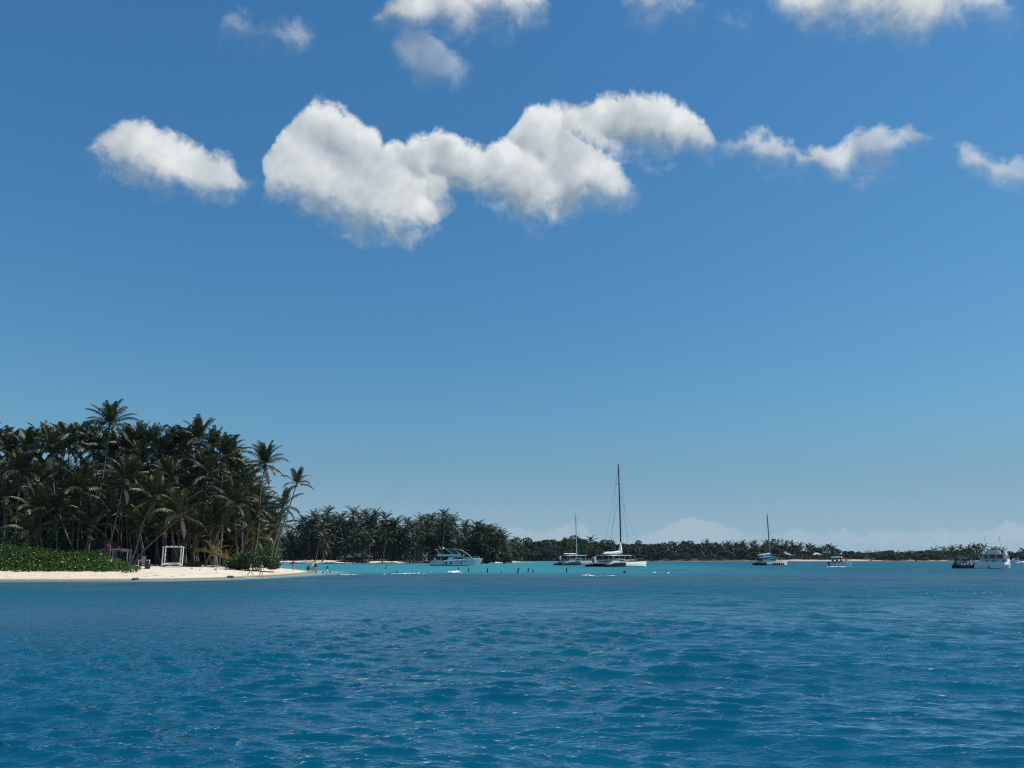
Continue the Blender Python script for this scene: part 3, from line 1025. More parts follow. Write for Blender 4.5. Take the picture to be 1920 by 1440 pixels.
# crowns that make the outline of the grove, then the mass below and behind them
for i_, (px_, d_) in enumerate([(-60, 150), (-20, 147), (-100, 150)] + SKY_ROW):
    lab_ = 'coconut palm, %s crown from the left along the top of the near grove' % ORD[SKY_ALL.index(px_)] if px_ > 0 else 'coconut palm at the cut-off left end of the near grove'
    palm_px(px_ + rp_.uniform(-18, 18), d_, px_, skyline(px_, SKYLINE) + 40 + rp_.uniform(-8, 14), lab_, 'skyline palms of the near grove', detail='fronds', nfr=21, dead=1)
MASS = []
for i_ in range(215):
    px_ = rp_.uniform(-110, 470) if i_ % 3 else rp_.uniform(240, 480)
    d_ = rp_.uniform(141, 205) if px_ < 440 else rp_.uniform(150, 190)
    top_ = skyline(px_, SKYLINE) + 88
    cy_ = top_ + rp_.random() ** 1.35 * (1015 - top_)
    if i_ >= 92:
        MASS.append((px_ + rp_.uniform(-30, 22), max(d_, 165), px_, cy_ + 12, 'near'))
        continue
    palm_px(px_ + rp_.uniform(-30, 22), d_, px_, cy_, 'coconut palm deep inside the dense near grove', 'palms deep inside the near grove', detail='near', scale=rp_.uniform(.9, 1.1))
for i_ in range(120):
    px_ = rp_.uniform(-90, 400)
    MASS.append((px_ + rp_.uniform(-14, 14), rp_.uniform(165, 205), px_, skyline(px_, SKYLINE) + rp_.uniform(84, 200), 'near'))
for i_, (px_, cy_, d_) in enumerate([(212, 852, 146), (183, 848, 149), (240, 845, 145), (350, 842, 149), (304, 866, 147), (262, 872, 143), (330, 858, 151), (130, 838, 147), (60, 846, 149), (395, 884, 146), (440, 890, 148), (20, 850, 147)]):
    palm_px(px_ + rp_.uniform(-16, 16), d_, px_, cy_, 'coconut palm just under the skyline, %s such crown from the left in the near grove' % ORD[sorted([212, 183, 240, 350, 304, 262, 330, 130, 60, 395, 440, 20]).index(px_)], 'upper palms of the near grove', detail='fronds', nfr=21, dead=1)
LOWX = [8, 52, 112, 170, 205, 262, 312, 352, 366, 412, 446]
for i_, (px_, cy_, d_) in enumerate(zip(LOWX, (935, 1000, 958, 985, 962, 945, 985, 960, 1005, 990, 960), (132, 128, 131, 130, 134, 136, 135, 137, 134, 136, 139))):
    palm_px(px_ + rp_.uniform(-22, 8), d_, px_, cy_, 'low-crowned palm at the foot of the near grove, %s from the left' % ORD[i_], 'low palms at the foot of the near grove', detail='fronds', nfr=19, dead=1, scale=.95)
for i_ in range(34):
    px_ = rp_.uniform(440, 503)
    MASS.append((px_ - rp_.uniform(2, 14), rp_.uniform(160, 208), px_ + rp_.uniform(0, 14), float(np.interp(px_, [440, 470, 503], [892, 930, 972])) + rp_.uniform(0, 60), 'near'))
# palms on the shore between the grove and the headland, and the headland itself
MIDLINE = [(430, 985), (470, 985), (510, 975), (560, 966), (580, 962), (615, 946), (640, 960), (662, 952), (690, 950), (706, 951), (740, 960), (762, 968), (790, 963), (832, 951), (860, 970), (900, 972), (922, 976), (946, 992), (956, 1010)]
MID_ROW = [566, 590, 614, 640, 662, 686, 704, 722, 742, 764, 788, 808, 832, 850, 872, 896, 914, 934]
for px_ in MID_ROW:
    d_ = rp_.uniform(296, 318)
    lab_ = 'tallest palm on the headland, standing above the motor yacht' if px_ == 832 else 'coconut palm, %s crown along the headland skyline counted from the landward end' % ORD[MID_ROW.index(px_)]
    g_ = 'skyline palms of the headland'
    palm_px(px_ + rp_.uniform(-8, 8), d_, px_, skyline(px_, MIDLINE) + 17 + rp_.uniform(-2, 4), lab_, g_, detail='mid', r0=0.15)
for i_ in range(270):
    px_ = 432 + 512 * rp_.random()
    d_ = rp_.uniform(283, 336) if px_ > 520 else rp_.uniform(215, 300)
    top_ = skyline(px_, MIDLINE) + 24
    cy_ = top_ + rp_.random() * (1036 - top_)
    if i_ >= 92:
        MASS.append((px_ + rp_.uniform(-12, 12), max(d_, 300) if px_ > 520 else d_ + 40, px_, cy_, 'mid'))
        continue
    palm_px(px_ + rp_.uniform(-12, 12), d_, px_, cy_, 'coconut palm in the dense headland grove', 'palms of the headland grove', detail='mid', r0=0.15, scale=rp_.uniform(.85, 1.1))
for i_, (px_, cy_) in enumerate([(650, 1022), (664, 1010), (684, 1026), (694, 1008)]):
    palm_px(px_ - 3, 282, px_, cy_, 'coconut palm in front of the thatched shelter, %s from its landward end' % ORD[i_], 'palms before the thatched shelter', detail='mid', r0=0.15, scale=.95)
TIPX = [906, 914, 921, 927, 932, 937, 941, 945]
for i_, (px_, cy_) in enumerate(zip(TIPX, (1002, 1020, 1000, 1030, 1008, 1026, 1012, 1036))):
    palm_px(px_ - 2, 287 + (i_ % 3) * 5, px_, cy_, 'palm crowding the seaward end of the headland, %s of the row towards the tip' % ORD[i_], 'palms at the headland tip', detail='mid', r0=0.15)
# the hindmost palms, which run together into one wood
mv_, mf_, mt_ = [], [], MB()
off_ = 0
cache_ = {}
for b_, d_, cx_, cy_, det_ in MASS:
    src_ = (CROWN_NEAR if det_ == 'near' else CROWN_MID)[rp_.randrange(5)]
    if src_.name not in cache_:
        co_ = np.empty(len(src_.vertices) * 3, np.float32)
        src_.vertices.foreach_get('co', co_)
        fs_ = [tuple(p.vertices) for p in src_.polygons]
        cache_[src_.name] = (co_.reshape(-1, 3), np.array([f for f in fs_ if len(f) == 4]), np.array([f for f in fs_ if len(f) == 3]))
    co_, q4_, t3_ = cache_[src_.name]
    z_ = gz(x_at(b_, d_, 1.2), d_)
    base_, top_ = Vector((x_at(b_, d_, z_), d_, z_)), at_depth(cx_, cy_, d_)
    a_ = rp_.random() * 6.28
    k_ = (1.12 if det_ == 'near' else 1.0) * rp_.uniform(.9, 1.1)
    rot_ = np.array([[math.cos(a_), -math.sin(a_), 0], [math.sin(a_), math.cos(a_), 0], [0, 0, 1]])
    mv_.append(co_ @ rot_.T * k_ + np.array(top_))
    mf_ += [tuple(f + off_) for f in q4_] + [tuple(f + off_) for f in t3_]
    off_ += len(co_)
    tb_, _ = trunk_geo(base_, top_, .15, .14, 5, 4, int(a_ * 1000))
    tv_ = np.array(tb_.v) + np.array(base_)
    mv_.append(tv_)
    mf_ += [tuple(i + off_ for i in f) for f in tb_.f]
    off_ += len(tv_)
mm_ = bpy.data.meshes.new('palm_wood')
mm_.from_pydata(np.concatenate(mv_).tolist(), [], mf_)
mm_.materials.append(M_FROND_FAR)
tag(link(bpy.data.objects.new('palm_wood', mm_)), 'dark mass of palms behind the front rows of both groves', 'wood', kind='stuff')
# two young yellowing palms on the sand, and green seedlings
palm_px(400, 128, 399, 1038, 'young yellowing palm on the sand left of the dark bush', None, detail='fronds', nfr=11, dead=0, scale=0.62, r0=0.13, yellow=True, name='young_palm', sag=0)
palm_px(422, 124, 424, 1050, 'small orange-yellow palm right beside the dark bush', None, detail='fronds', nfr=11, dead=0, scale=0.5, r0=0.1, yellow=True, name='young_palm', sag=0)


# ------------------------------------------------------------------ leafy shrubs and broadleaved trees
def leaf_cloud(n, sampler, size, seed, up=0.5):
    """n leaf-shaped quads; sampler(rng) -> (position, outward normal)"""
    r = np.random.default_rng(seed)
    P, N = sampler(r, n)
    rnd = r.standard_normal((n, 3))
    nn = N + rnd * 0.75 + np.array([0, 0, up])
    nn /= np.linalg.norm(nn, axis=1)[:, None]
    a = np.cross(nn, r.standard_normal((n, 3)))
    a /= np.linalg.norm(a, axis=1)[:, None]
    b = np.cross(nn, a)
    s = size * (0.6 + 0.8 * r.random((n, 1)))
    V = np.stack([P - a * s, P - b * s * 0.55 + nn * s * .15, P + a * s, P + b * s * 0.55 + nn * s * .15], 1).reshape(-1, 3)
    F = np.arange(n * 4).reshape(-1, 4)
    return V, F


def blobs_sampler(blobs, shell=0.55):
    B = np.array(blobs, float)          # x,y,z,rx,ry,rz
    wts = (B[:, 3] * B[:, 4] + B[:, 3] * B[:, 5])
    wts = wts / wts.sum()

    def f(r, n):
        k = r.choice(len(B), n, p=wts)
        d = r.standard_normal((n, 3))
        d /= np.linalg.norm(d, axis=1)[:, None]
        rad = (shell + (1.06 - shell) * r.random((n, 1)) ** 0.6)
        return B[k, :3] + d * rad * B[k, 3:], d
    return f


def shrub(name, label, blobs, n, size, material, seed, group=None, stem_mat=None, loc=(0, 0, 0)):
    o = root(name, label, 'shrub', loc, 0, group)
    V, F = leaf_cloud(n, blobs_sampler(blobs), size, seed)
    V = V[(np.arange(len(V)))]
    me = np_mesh('foliage', V, F, material, smooth=False)
    link(bpy.data.objects.new('foliage', me), o)
    mb = MB()
    r = random.Random(seed)
    many = len(blobs) > 40
    for b in blobs[::4] if many else blobs:
        x, y = (b[0], b[1]) if many else (0, 0)
        mb.tube([(x, y, -0.5), (x * .6 + b[0] * .4, y * .6 + b[1] * .4, b[2] * 0.5), (b[0], b[1], b[2] + b[5] * 0.3)], [0.07, 0.045, 0.02], 5)
    st = link(bpy.data.objects.new('stem', plain_mesh(mb, 'stem', M_BARK)), o)
    if many:
        st.name = 'woody_stems'
        st["kind"] = 'stuff'
    return o


# the long sea-grape hedge on the left
hb = []
rh = random.Random(4)
HEDGE_TOP = [(-60, 1016), (0, 1021), (40, 1024), (75, 1029), (110, 1031), (140, 1030), (170, 1030), (190, 1036), (205, 1044), (222, 1052), (238, 1060), (250, 1066)]
hx0 = x_at(0, 112)
for px_ in range(-150, 250, 9):
    for d_ in (104.6, 107, 110, 113.5, 117):
        if px_ > 215 and d_ > 111:
            continue
        d_ += rh.uniform(-.8, .8)
        x_ = x_at(px_ + rh.uniform(-5, 5), d_)
        g_ = gz(x_, d_)
        top_ = at_depth(px_, skyline(px_, HEDGE_TOP), 112).z
        front = min(1.0, 0.30 + (d_ - 104) / 7.0)
        h_ = max(0.5, (top_ - g_) * front) * rh.uniform(.70, 1.10)
        rz_ = min(0.85, h_ * 0.5)
        hb.append((x_, d_, g_ + h_ - rz_, 1.1, 1.2, rz_))
        if h_ > 1.6:
            hb.append((x_ + rh.uniform(-.4, .4), d_ - .3, g_ + h_ * 0.38, 1.0, 1.1, h_ * 0.4))
for px_ in range(-60, 262, 6):                                    # runners creeping onto the sand
    if rh.random() < .55:
        d_ = 103.2 + rh.uniform(-1.2, .8)
        x_ = x_at(px_ + rh.uniform(-4, 4), d_)
        hb.append((x_, d_, gz(x_, d_) + .08, rh.uniform(.3, .9), rh.uniform(.3, .6), rh.uniform(.12, .3)))
hedge_blobs = [(a - hx0, b - 110, c - 1.0, d, e, f) for a, b, c, d, e, f in hb]
shrub('sea_grape_hedge', 'long bright green sea grape hedge along the left beach', hedge_blobs, 46000, 0.15, M_BUSH, 5, None, None, (hx0, 110, 1.0))


def bush_px(px, d, w, h, label, material, seed, n=5000, size=0.13, name='bush', depth=None, group=None):
    """rounded bush w metres wide and h high at column px, depth d"""
    x = x_at(px, d)
    z = gz(x, d)
    r = random.Random(seed)
    bl = []
    for i in range(16):
        a = -1 + 2 * (i + .5) / 16 + r.uniform(-.1, .1)
        hh = h * (1 - 0.45 * a * a) * r.uniform(.6, 1)
        rz = max(.3, hh * r.uniform(.3, .45))
        bl.append((a * w * 0.42, r.uniform(-1, 1) * (depth or w * .3), max(rz * .8, hh - rz), w * r.uniform(.14, .22), w * r.uniform(.14, .2), rz))
    return shrub(name, label, bl, n, size, material, seed, group, None, (x, d, z))


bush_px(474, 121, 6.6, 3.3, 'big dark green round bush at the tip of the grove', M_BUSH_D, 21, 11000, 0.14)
bush_px(444, 126, 3.6, 2.5, 'lighter leafy bush behind the small yellow palm', M_BUSH, 22, 4500, 0.14)
bush_px(362, 128, 2.2, 1.1, 'low tuft of green scrub under the slanting palms', M_BUSH_D, 23, 1600, 0.13)
# dark thicket under the grove: individual shrubs nobody could count
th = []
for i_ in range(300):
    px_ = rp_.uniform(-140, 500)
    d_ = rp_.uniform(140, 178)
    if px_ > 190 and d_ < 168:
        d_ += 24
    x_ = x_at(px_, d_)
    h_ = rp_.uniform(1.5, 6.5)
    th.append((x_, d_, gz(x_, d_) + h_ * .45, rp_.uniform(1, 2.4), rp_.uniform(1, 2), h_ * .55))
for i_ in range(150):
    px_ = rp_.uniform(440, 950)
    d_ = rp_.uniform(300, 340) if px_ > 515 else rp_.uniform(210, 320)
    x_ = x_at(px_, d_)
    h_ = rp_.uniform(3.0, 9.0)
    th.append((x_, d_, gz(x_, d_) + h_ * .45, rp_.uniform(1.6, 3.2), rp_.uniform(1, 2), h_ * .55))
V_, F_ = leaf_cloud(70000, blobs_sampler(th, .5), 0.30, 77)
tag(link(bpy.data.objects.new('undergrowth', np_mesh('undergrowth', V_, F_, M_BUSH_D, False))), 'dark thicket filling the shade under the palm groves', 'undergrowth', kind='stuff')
# scrub hugging the end of the headland
for i_, (px_, d_, w_, h_) in enumerate([(938, 288, 8, 6.0), (924, 287, 6, 4.5), (946, 294, 6, 7)]):
    bush_px(px_, d_, w_, h_, ['rounded scrub at the seaward foot of the headland', 'lower scrub on the headland beside the yacht bow', 'tall scrub on the outermost end of the headland'][i_], M_BROAD, 40 + i_, 2600, 0.26, name='headland_scrub')


# ------------------------------------------------------------------ far shore woods
def broad_crown(seed, n=1900):
    r = random.Random(seed)
    bl = []
    for i in range(11):
        a, q = r.random() * math.tau, r.random() ** .5
        bl.append((math.cos(a) * q * 2.7, math.sin(a) * q * 2.7, 4.6 + r.uniform(-1.9, 2.4) * (1 - .5 * q), r.uniform(1.0, 1.7), r.uniform(1.0, 1.7), r.uniform(.8, 1.3)))
    V, F = leaf_cloud(n, blobs_sampler(bl, .6), 0.34, seed)
    return np_mesh('crown', V, F, M_BROAD, False)


def broad_trunk(seed):
    r = random.Random(seed)
    mb = MB()
    mb.tube([(0, 0, -.4), (.1, 0, 1.6), (.0, .1, 3.2)], [.26, .2, .15], 6)
    for i in range(4):
        a = i * 1.57 + r.random()
        mb.tube([(0, .05, 2.4), (math.cos(a) * 1.0, math.sin(a) * 1.0, 3.8), (math.cos(a) * 1.8, math.sin(a) * 1.8, 5.0)], [.12, .08, .04], 4)
    return plain_mesh(mb, 'trunk', M_BARK)


BCROWN = [broad_crown(200 + i) for i in range(6)]
BTRUNK = [broad_trunk(220 + i) for i in range(3)]
FARLINE = [(900, 1000), (950, 1006), (1000, 1010), (1045, 1008), (1065, 1004), (1100, 1008), (1150, 1014), (1200, 1014), (1260, 1015), (1300, 1014), (1350, 1014), (1400, 1015), (1450, 1014), (1500, 1018), (1550, 1022), (1590, 1031), (1650, 1032), (1700, 1032), (1760, 1029), (1790, 1024), (1830, 1022), (1850, 1026), (1890, 1031), (1920, 1029), (2100, 1026), (2400, 1024)]


def far_z(x, y):
    return float(far_height(np.array([x]), np.array([y]))[0])


def broad_tree(px, d, top_py, label, group):
    x = x_at(px, d)
    z = far_z(x, d)
    H = max(2.6, at_depth(px, top_py, d).z - z)
    o = root('broadleaf_tree', label, 'tree', (x, d, z), 0, group)
    k = H / 8.0
    for nm, me in (('trunk', BTRUNK[rp_.randrange(3)]), ('crown', BCROWN[rp_.randrange(6)])):
        c = link(bpy.data.objects.new(nm, me), o)
        c.scale = (max(k, .8) * rp_.uniform(.95, 1.2), max(k, .8) * rp_.uniform(.95, 1.2), k)
        c.rotation_euler = (0, 0, rp_.random() * 6.28)


# taller broadleaf trees that close the view behind the two groves
for i_ in range(46):
    near_ = i_ < 26
    px_ = (-120 + 600 * (i_ / 25.0)) if near_ else (440 + 500 * ((i_ - 26) / 19.0))
    px_ += rp_.uniform(-8, 8)
    d_ = rp_.uniform(196, 222) if near_ else rp_.uniform(338, 356)
    sk_ = skyline(px_, SKYLINE) if near_ else skyline(px_, MIDLINE)
    if near_ and px_ > 430:
        sk_ = max(sk_, skyline(px_, MIDLINE))
    x_ = x_at(px_, d_)
    z_ = gz(x_, d_)
    H_ = at_depth(px_, sk_ + (1040 - sk_) * rp_.uniform(.5, .68), d_).z - z_
    o_ = root('broadleaf_tree', 'dark broadleaf tree glimpsed behind the palms of the near grove' if near_ else 'dark broadleaf tree glimpsed behind the palms of the headland', 'tree', (x_, d_, z_), 0, 'trees behind the near grove' if near_ else 'trees behind the headland palms')
    for nm_, me_ in (('trunk', BTRUNK[i_ % 3]), ('crown', BCROWN[i_ % 6])):
        c_ = link(bpy.data.objects.new(nm_, me_), o_)
        k_ = H_ / 8.0
        c_.scale = (max(1.5, k_ * .8), max(1.2, k_ * .6), k_)
        c_.rotation_euler = (0, 0, rp_.random() * 6.28)


def palm_share(px):
    return float(np.interp(px, [940, 1000, 1230, 1300, 1340, 1420, 1500, 1590, 1640, 1760, 1790, 1900, 2000], [.35, .12, .12, .5, .55, .5, .85, .75, .12, .15, .6, .6, .3]))


px_ = 925.0
while px_ < 2010:
    for row_, d_ in enumerate((403, 412, 424, 440)):
        pj_ = px_ + rp_.uniform(-6, 6)
        dj_ = d_ + rp_.uniform(-4, 4)
        sk_ = skyline(pj_, FARLINE)
        top_ = sk_ + (1046 - sk_) * (0.62, 0.40, 0.16, 0.0)[row_] * rp_.uniform(.7, 1.1) + rp_.uniform(-2, 3)
        if rp_.random() < palm_share(pj_):
            x_ = x_at(pj_, dj_)
            z_ = far_z(x_, dj_)
            tp_ = at_depth(pj_ + rp_.uniform(-3, 3), top_ + 7, dj_)
            if tp_.z - z_ > 2.5:
                palm((x_, dj_, z_), tp_, 'coconut palm in the far treeline across the lagoon', 'palms of the far treeline', detail='far', r0=0.14, scale=rp_.uniform(.75, .95))
        else:
            broad_tree(pj_, dj_, top_, 'dark broadleaf tree in the far treeline across the lagoon', 'broadleaf trees of the far treeline')
    px_ += 12.5
fl_ = []
while len(fl_) < 520:
    pj_ = rp_.uniform(905, 2100)
    dj_ = rp_.uniform(380, 446)
    x_ = x_at(pj_, dj_)
    sd_ = float(inside_dist(FAR_SHORE, np.array([x_]), np.array([float(dj_)]))[0])
    sandy_ = 1440 < pj_ < 1625
    if sd_ < (8.0 if sandy_ else 1.6) or (sd_ > 14 and rp_.random() < .5):
        continue
    h_ = rp_.uniform(1.4, 4.6) if not sandy_ else rp_.uniform(1.0, 3.0)
    fl_.append((x_, dj_, far_z(x_, dj_) + h_ * .42, rp_.uniform(1.6, 3.4), 1.3, h_ * .55))
V_, F_ = leaf_cloud(40000, blobs_sampler(fl_, .5), 0.36, 78)
tag(link(bpy.data.objects.new('shore_scrub', np_mesh('shore_scrub', V_, F_, M_BROAD, False))), 'low dark scrub lining the far shore', 'scrub', kind='stuff')


# ------------------------------------------------------------------ people
SKINS = {'pale': mat('skin_pale', (.42, .24, .17), 0.5, 0.3, var=0.08, scale=8), 'tan': mat('skin_tan', (.26, .13, .085), 0.5, 0.3, var=0.08, scale=8), 'dark': mat('skin_dark', (.07, .035, .024), 0.5, 0.35, var=0.1, scale=8),
         'pink': mat('skin_sunburnt', (.46, .17, .13), 0.5, 0.3, var=0.1, scale=8)}
CLOTH = {'white': mat('cloth_white', (.72, .70, .68), 0.9, 0.1, var=0.08), 'pink': mat('cloth_pink', (.55, .14, .17), 0.9, 0.1, var=0.1), 'red': mat('cloth_red', (.42, .05, .05), 0.9, 0.1, var=0.1), 'black': mat('cloth_black', (.02, .02, .025), 0.9, 0.1),
         'blue': mat('cloth_blue', (.05, .10, .24), 0.9, 0.1, var=0.1), 'orange': mat('life_vest_orange', (.55, .17, .03), 0.8, 0.1, var=0.1), 'grey': mat('cloth_grey', (.25, .25, .26), 0.9, 0.1)}
HAIR = {'black': mat('hair_black', (.012, .010, .010), 0.5, 0.4), 'brown': mat('hair_brown', (.06, .035, .02), 0.55, 0.4), 'fair': mat('hair_fair', (.36, .25, .13), 0.55, 0.4)}


def joints(pose):
    """joint positions for a 1.7 m figure facing +Y, feet at z=0 (seat at z=0 for sitters)"""
    J = dict(pel=(0, 0, .94), spi=(0, .0, 1.13), che=(0, .01, 1.32), nek=(0, .0, 1.455), hd0=(0, .015, 1.53), hd1=(0, .02, 1.615), nose=(0, .115, 1.565),
             hipL=(-.09, 0, .90), kneL=(-.10, .02, .49), ankL=(-.10, -.02, .085), toeL=(-.115, .14, .03), shoL=(-.185, 0, 1.385), elbL=(-.245, -.03, 1.11), wriL=(-.255, .07, .885), palL=(-.255, .095, .815),
             hipR=(.09, 0, .90), kneR=(.10, .02, .49), ankR=(.10, -.02, .085), toeR=(.115, .14, .03), shoR=(.185, 0, 1.385), elbR=(.245, -.03, 1.11), wriR=(.255, .07, .885), palR=(.255, .095, .815))
    if pose == 'walk':
        J.update(kneL=(-.09, .20, .52), ankL=(-.09, .24, .10), toeL=(-.10, .39, .07), kneR=(.09, -.06, .50), ankR=(.09, -.34, .14), toeR=(.10, -.22, .03),
                 elbL=(-.25, -.12, 1.12), wriL=(-.26, -.12, .88), palL=(-.26, -.11, .81), elbR=(.25, .06, 1.12), wriR=(.25, .22, .94), palR=(.25, .27, .885))
    elif pose == 'arms_up':
        J.update(elbL=(-.30, .12, 1.22), wriL=(-.14, .26, 1.30), palL=(-.09, .29, 1.32), elbR=(.42, .03, 1.27), wriR=(.60, .10, 1.17), palR=(.66, .12, 1.14))
    elif pose == 'hands_head':
        J.update(elbL=(-.36, .04, 1.50), wriL=(-.20, .03, 1.66), palL=(-.14, .03, 1.70), elbR=(.30, .02, 1.14), wriR=(.20, .18, 1.02), palR=(.16, .22, 1.0))
    elif pose == 'crouch':
        J.update(pel=(0, -.16, .40), spi=(0, -.08, .57), che=(0, .04, .74), nek=(0, .10, .86), hd0=(0, .14, .93), hd1=(0, .16, 1.01), nose=(0, .25, .95),
                 hipL=(-.10, -.14, .37), kneL=(-.15, .28, .47), ankL=(-.14, .02, .085), toeL=(-.16, .18, .03), hipR=(.10, -.14, .37), kneR=(.15, .28, .47), ankR=(.14, .02, .085), toeR=(.16, .18, .03),
                 shoL=(-.19, .05, .79), elbL=(-.24, .24, .60), wriL=(-.12, .40, .50), palL=(-.08, .45, .46), shoR=(.19, .05, .79), elbR=(.24, .24, .60), wriR=(.12, .40, .50), palR=(.08, .45, .46))
    elif pose == 'sit':
        dz = -.86
        for k in list(J):
            x, y, z = J[k]
            J[k] = (x, y, z + dz)
        J.update(kneL=(-.12, .42, .06), ankL=(-.12, .44, -.36), toeL=(-.13, .59, -.41), kneR=(.12, .42, .06), ankR=(.12, .44, -.36), toeR=(.13, .59, -.41),
                 elbL=(-.26, .08, .27), wriL=(-.18, .30, .17), palL=(-.16, .37, .16), elbR=(.26, .08, .27), wriR=(.18, .30, .17), palR=(.16, .37, .16))
    return J


RAD = dict(pel=.135, spi=.115, che=.135, nek=.052, hd0=.082, hd1=.092, nose=.018, hip=.088, kne=.056, ank=.036, toe=.032, sho=.058, elb=.040, wri=.027, pal=.034)
BODY = {}


def body_mesh(pose):
    if pose in BODY:
        return BODY[pose]
    J = joints(pose)
    names = list(J)
    V = [J[k] for k in names]
    ix = {k: i for i, k in enumerate(names)}
    E = [('pel', 'spi'), ('spi', 'che'), ('che', 'nek'), ('nek', 'hd0'), ('hd0', 'hd1'), ('hd0', 'nose')]
    for s in 'LR':
        E += [('pel', 'hip' + s), ('hip' + s, 'kne' + s), ('kne' + s, 'ank' + s), ('ank' + s, 'toe' + s), ('che', 'sho' + s), ('sho' + s, 'elb' + s), ('elb' + s, 'wri' + s), ('wri' + s, 'pal' + s)]
    E = [(ix[a], ix[b]) for a, b in E]
    rad = [RAD.get(k, RAD.get(k[:-1])) for k in names]
    for s, sg in (('L', -1), ('R', 1)):                     # four curled fingers and a thumb on each hand
        w, p = Vector(J['wri' + s]), Vector(J['pal' + s])
        d = (p - w).normalized()
        side = d.cross(Vector((sg, 0, 0))).normalized() if abs(d.x) < .8 else Vector((0, 1, 0))
        curl = d.cross(side).normalized()
        for q, ln in ((-1.5, .062), (-.5, .075), (.5, .08), (1.5, .07)):
            a = p + side * q * .021 + d * .03
            m1 = a + d * ln * .6
            m2 = m1 + (d * .6 + curl * .5).normalized() * ln * .5
            b = len(V)
            V += [tuple(a), tuple(m1), tuple(m2)]
            rad += [.011, .0095, .008]
            E += [(ix['pal' + s], b), (b, b + 1), (b + 1, b + 2)]
        a = w.lerp(p, .6) + side * .04
        m1 = a + (d + side * .7).normalized() * .045
        b = len(V)
        V += [tuple(a), tuple(m1)]
        rad += [.012, .010]
        E += [(ix['pal' + s], b), (b, b + 1)]
    me = bpy.data.meshes.new('person')
    me.from_pydata([tuple(v) for v in V], E, [])
    o = bpy.data.objects.new('person_tmp', me)
    COL.objects.link(o)
    sk = o.modifiers.new('skin', 'SKIN')
    sk.use_smooth_shade = True
    for i, d in enumerate(me.skin_vertices[0].data):
        d.radius = (rad[i], rad[i])
        d.use_root = (i == ix['pel'])
    o.modifiers.new('sub', 'SUBSURF').levels = 1
    dg = bpy.context.evaluated_depsgraph_get()
    ev = o.evaluated_get(dg)
    out = bpy.data.meshes.new_from_object(ev)
    out.name = 'person'
    bpy.data.objects.remove(o)
    BODY[pose] = out
    return out


def shell(body, pred, off, material, name):
    """garment or hair: the body's own faces where pred(centre), lifted off by `off`"""
    idx, V, F = {}, [], []
    for p in body.polygons:
        if pred(p.center):
            f = []
            for i in p.vertices:
                if i not in idx:
                    idx[i] = len(V)
                    v = body.vertices[i]
                    V.append(tuple(v.co + v.normal * off))
                f.append(idx[i])
            F.append(f)
    me = bpy.data.meshes.new(name)
    me.from_pydata(V, [], F)
    me.materials.append(material)
    me.polygons.foreach_set('use_smooth', [True] * len(F))
    me.update()
    return me


SHELLS = {}


def person(label, loc, rz, pose, skin, top=None, bottom='white', hair='black', scale=1.0, group=None, long_hair=False):
    src = body_mesh(pose)
    key = (pose, skin)
    if key not in SHELLS:
        b = src.copy()
        b.materials.clear()
        b.materials.append(SKINS[skin])
        SHELLS[key] = b
    o = bpy.data.objects.new('person', SHELLS[key])
    link(o)
    o.location = loc
    o.rotation_euler = (0, 0, rz)
    o.scale = (scale,) * 3
    tag(o, label, 'person', group)
    J = joints(pose)
    pel, che, hd, nek = (Vector(J[k]) for k in ('pel', 'che', 'hd1', 'nek'))

    def cached(nm, k2, pred, off, m_):
        kk = (pose, nm, k2)
        if kk not in SHELLS:
            SHELLS[kk] = shell(src, pred, off, m_, nm)
        link(bpy.data.objects.new(nm, SHELLS[kk]), o)
    if bottom:
        axis = (che - pel).normalized()
        cached('swim_shorts', bottom, lambda c: -.21 < (c - pel).dot(axis) < .10 and (c - pel).length < .30 and abs(c.x) < .22, .014, CLOTH[bottom])
    if top:
        axis = (che - pel).normalized()
        cached('shirt', top, lambda c: .06 < (c - pel).dot(axis) < .50 and (c - (pel + che) / 2).length < .36 and (c - nek).length > .05, .016, CLOTH[top])
    cached('hair', hair + str(long_hair), lambda c: (c - hd).length < .17 and (c.z > hd.z + .0 or c.y < hd.y - .02) and not (c.y > hd.y + .045 and c.z < hd.z + .05) or (long_hair and (c - nek).length < .12 and c.y < nek.y - .02), .02, HAIR[hair])
    return o


def on_beach(px, py):
    """where the ray through a foot meets the sand"""
    r = ray(px, py)
    lo, hi = 60.0, 200.0
    f = lambda d: CAM_H + r.z / r.y * d - max(gz(r.x / r.y * d, d), -0.25)
    d = 85.0
    while d < 200 and f(d) > 0:
        d += 0.25
    return Vector((r.x / r.y * d, d, max(gz(r.x / r.y * d, d), -0.25)))


person('person in a white bikini walking on the sand left of the bare-chested man', on_beach(469, 1079.5), R(-80), 'walk', 'tan', None, 'white', 'brown', 1.0, long_hair=True)
person('bare-chested person in pale shorts walking nearest the water on the sand', on_beach(489, 1082), R(-150), 'walk', 'tan', None, 'white', 'fair', 1.08)
person('person in red standing alone with a raised arm on the sand tip', on_beach(549, 1070.5), R(160), 'hands_head', 'pink', 'red', 'pink', 'brown', 1.0)
person('dark-clad person crouching at the end of the sand spit', on_beach(577, 1072), R(-90), 'crouch', 'dark', 'black', 'black', 'black', 1.05)
person('person in a white shirt and pink shorts at the end of the sand spit', on_beach(585, 1073.5), R(-60), 'stand', 'tan', 'white', 'pink', 'black', 1.05)
person('dark-haired person in black top and pink shorts beside the white shirt', on_beach(591, 1075), R(60), 'stand', 'tan', 'black', 'pink', 'black', 1.0, long_hair=True)
_w = on_level(612.5, 1078.5, -.2)
person('person wading in the shallows with one arm held out', (_w.x, _w.y, -.22), R(-70), 'arms_up', 'dark', 'black', 'white', 'black', .92, long_hair=True)
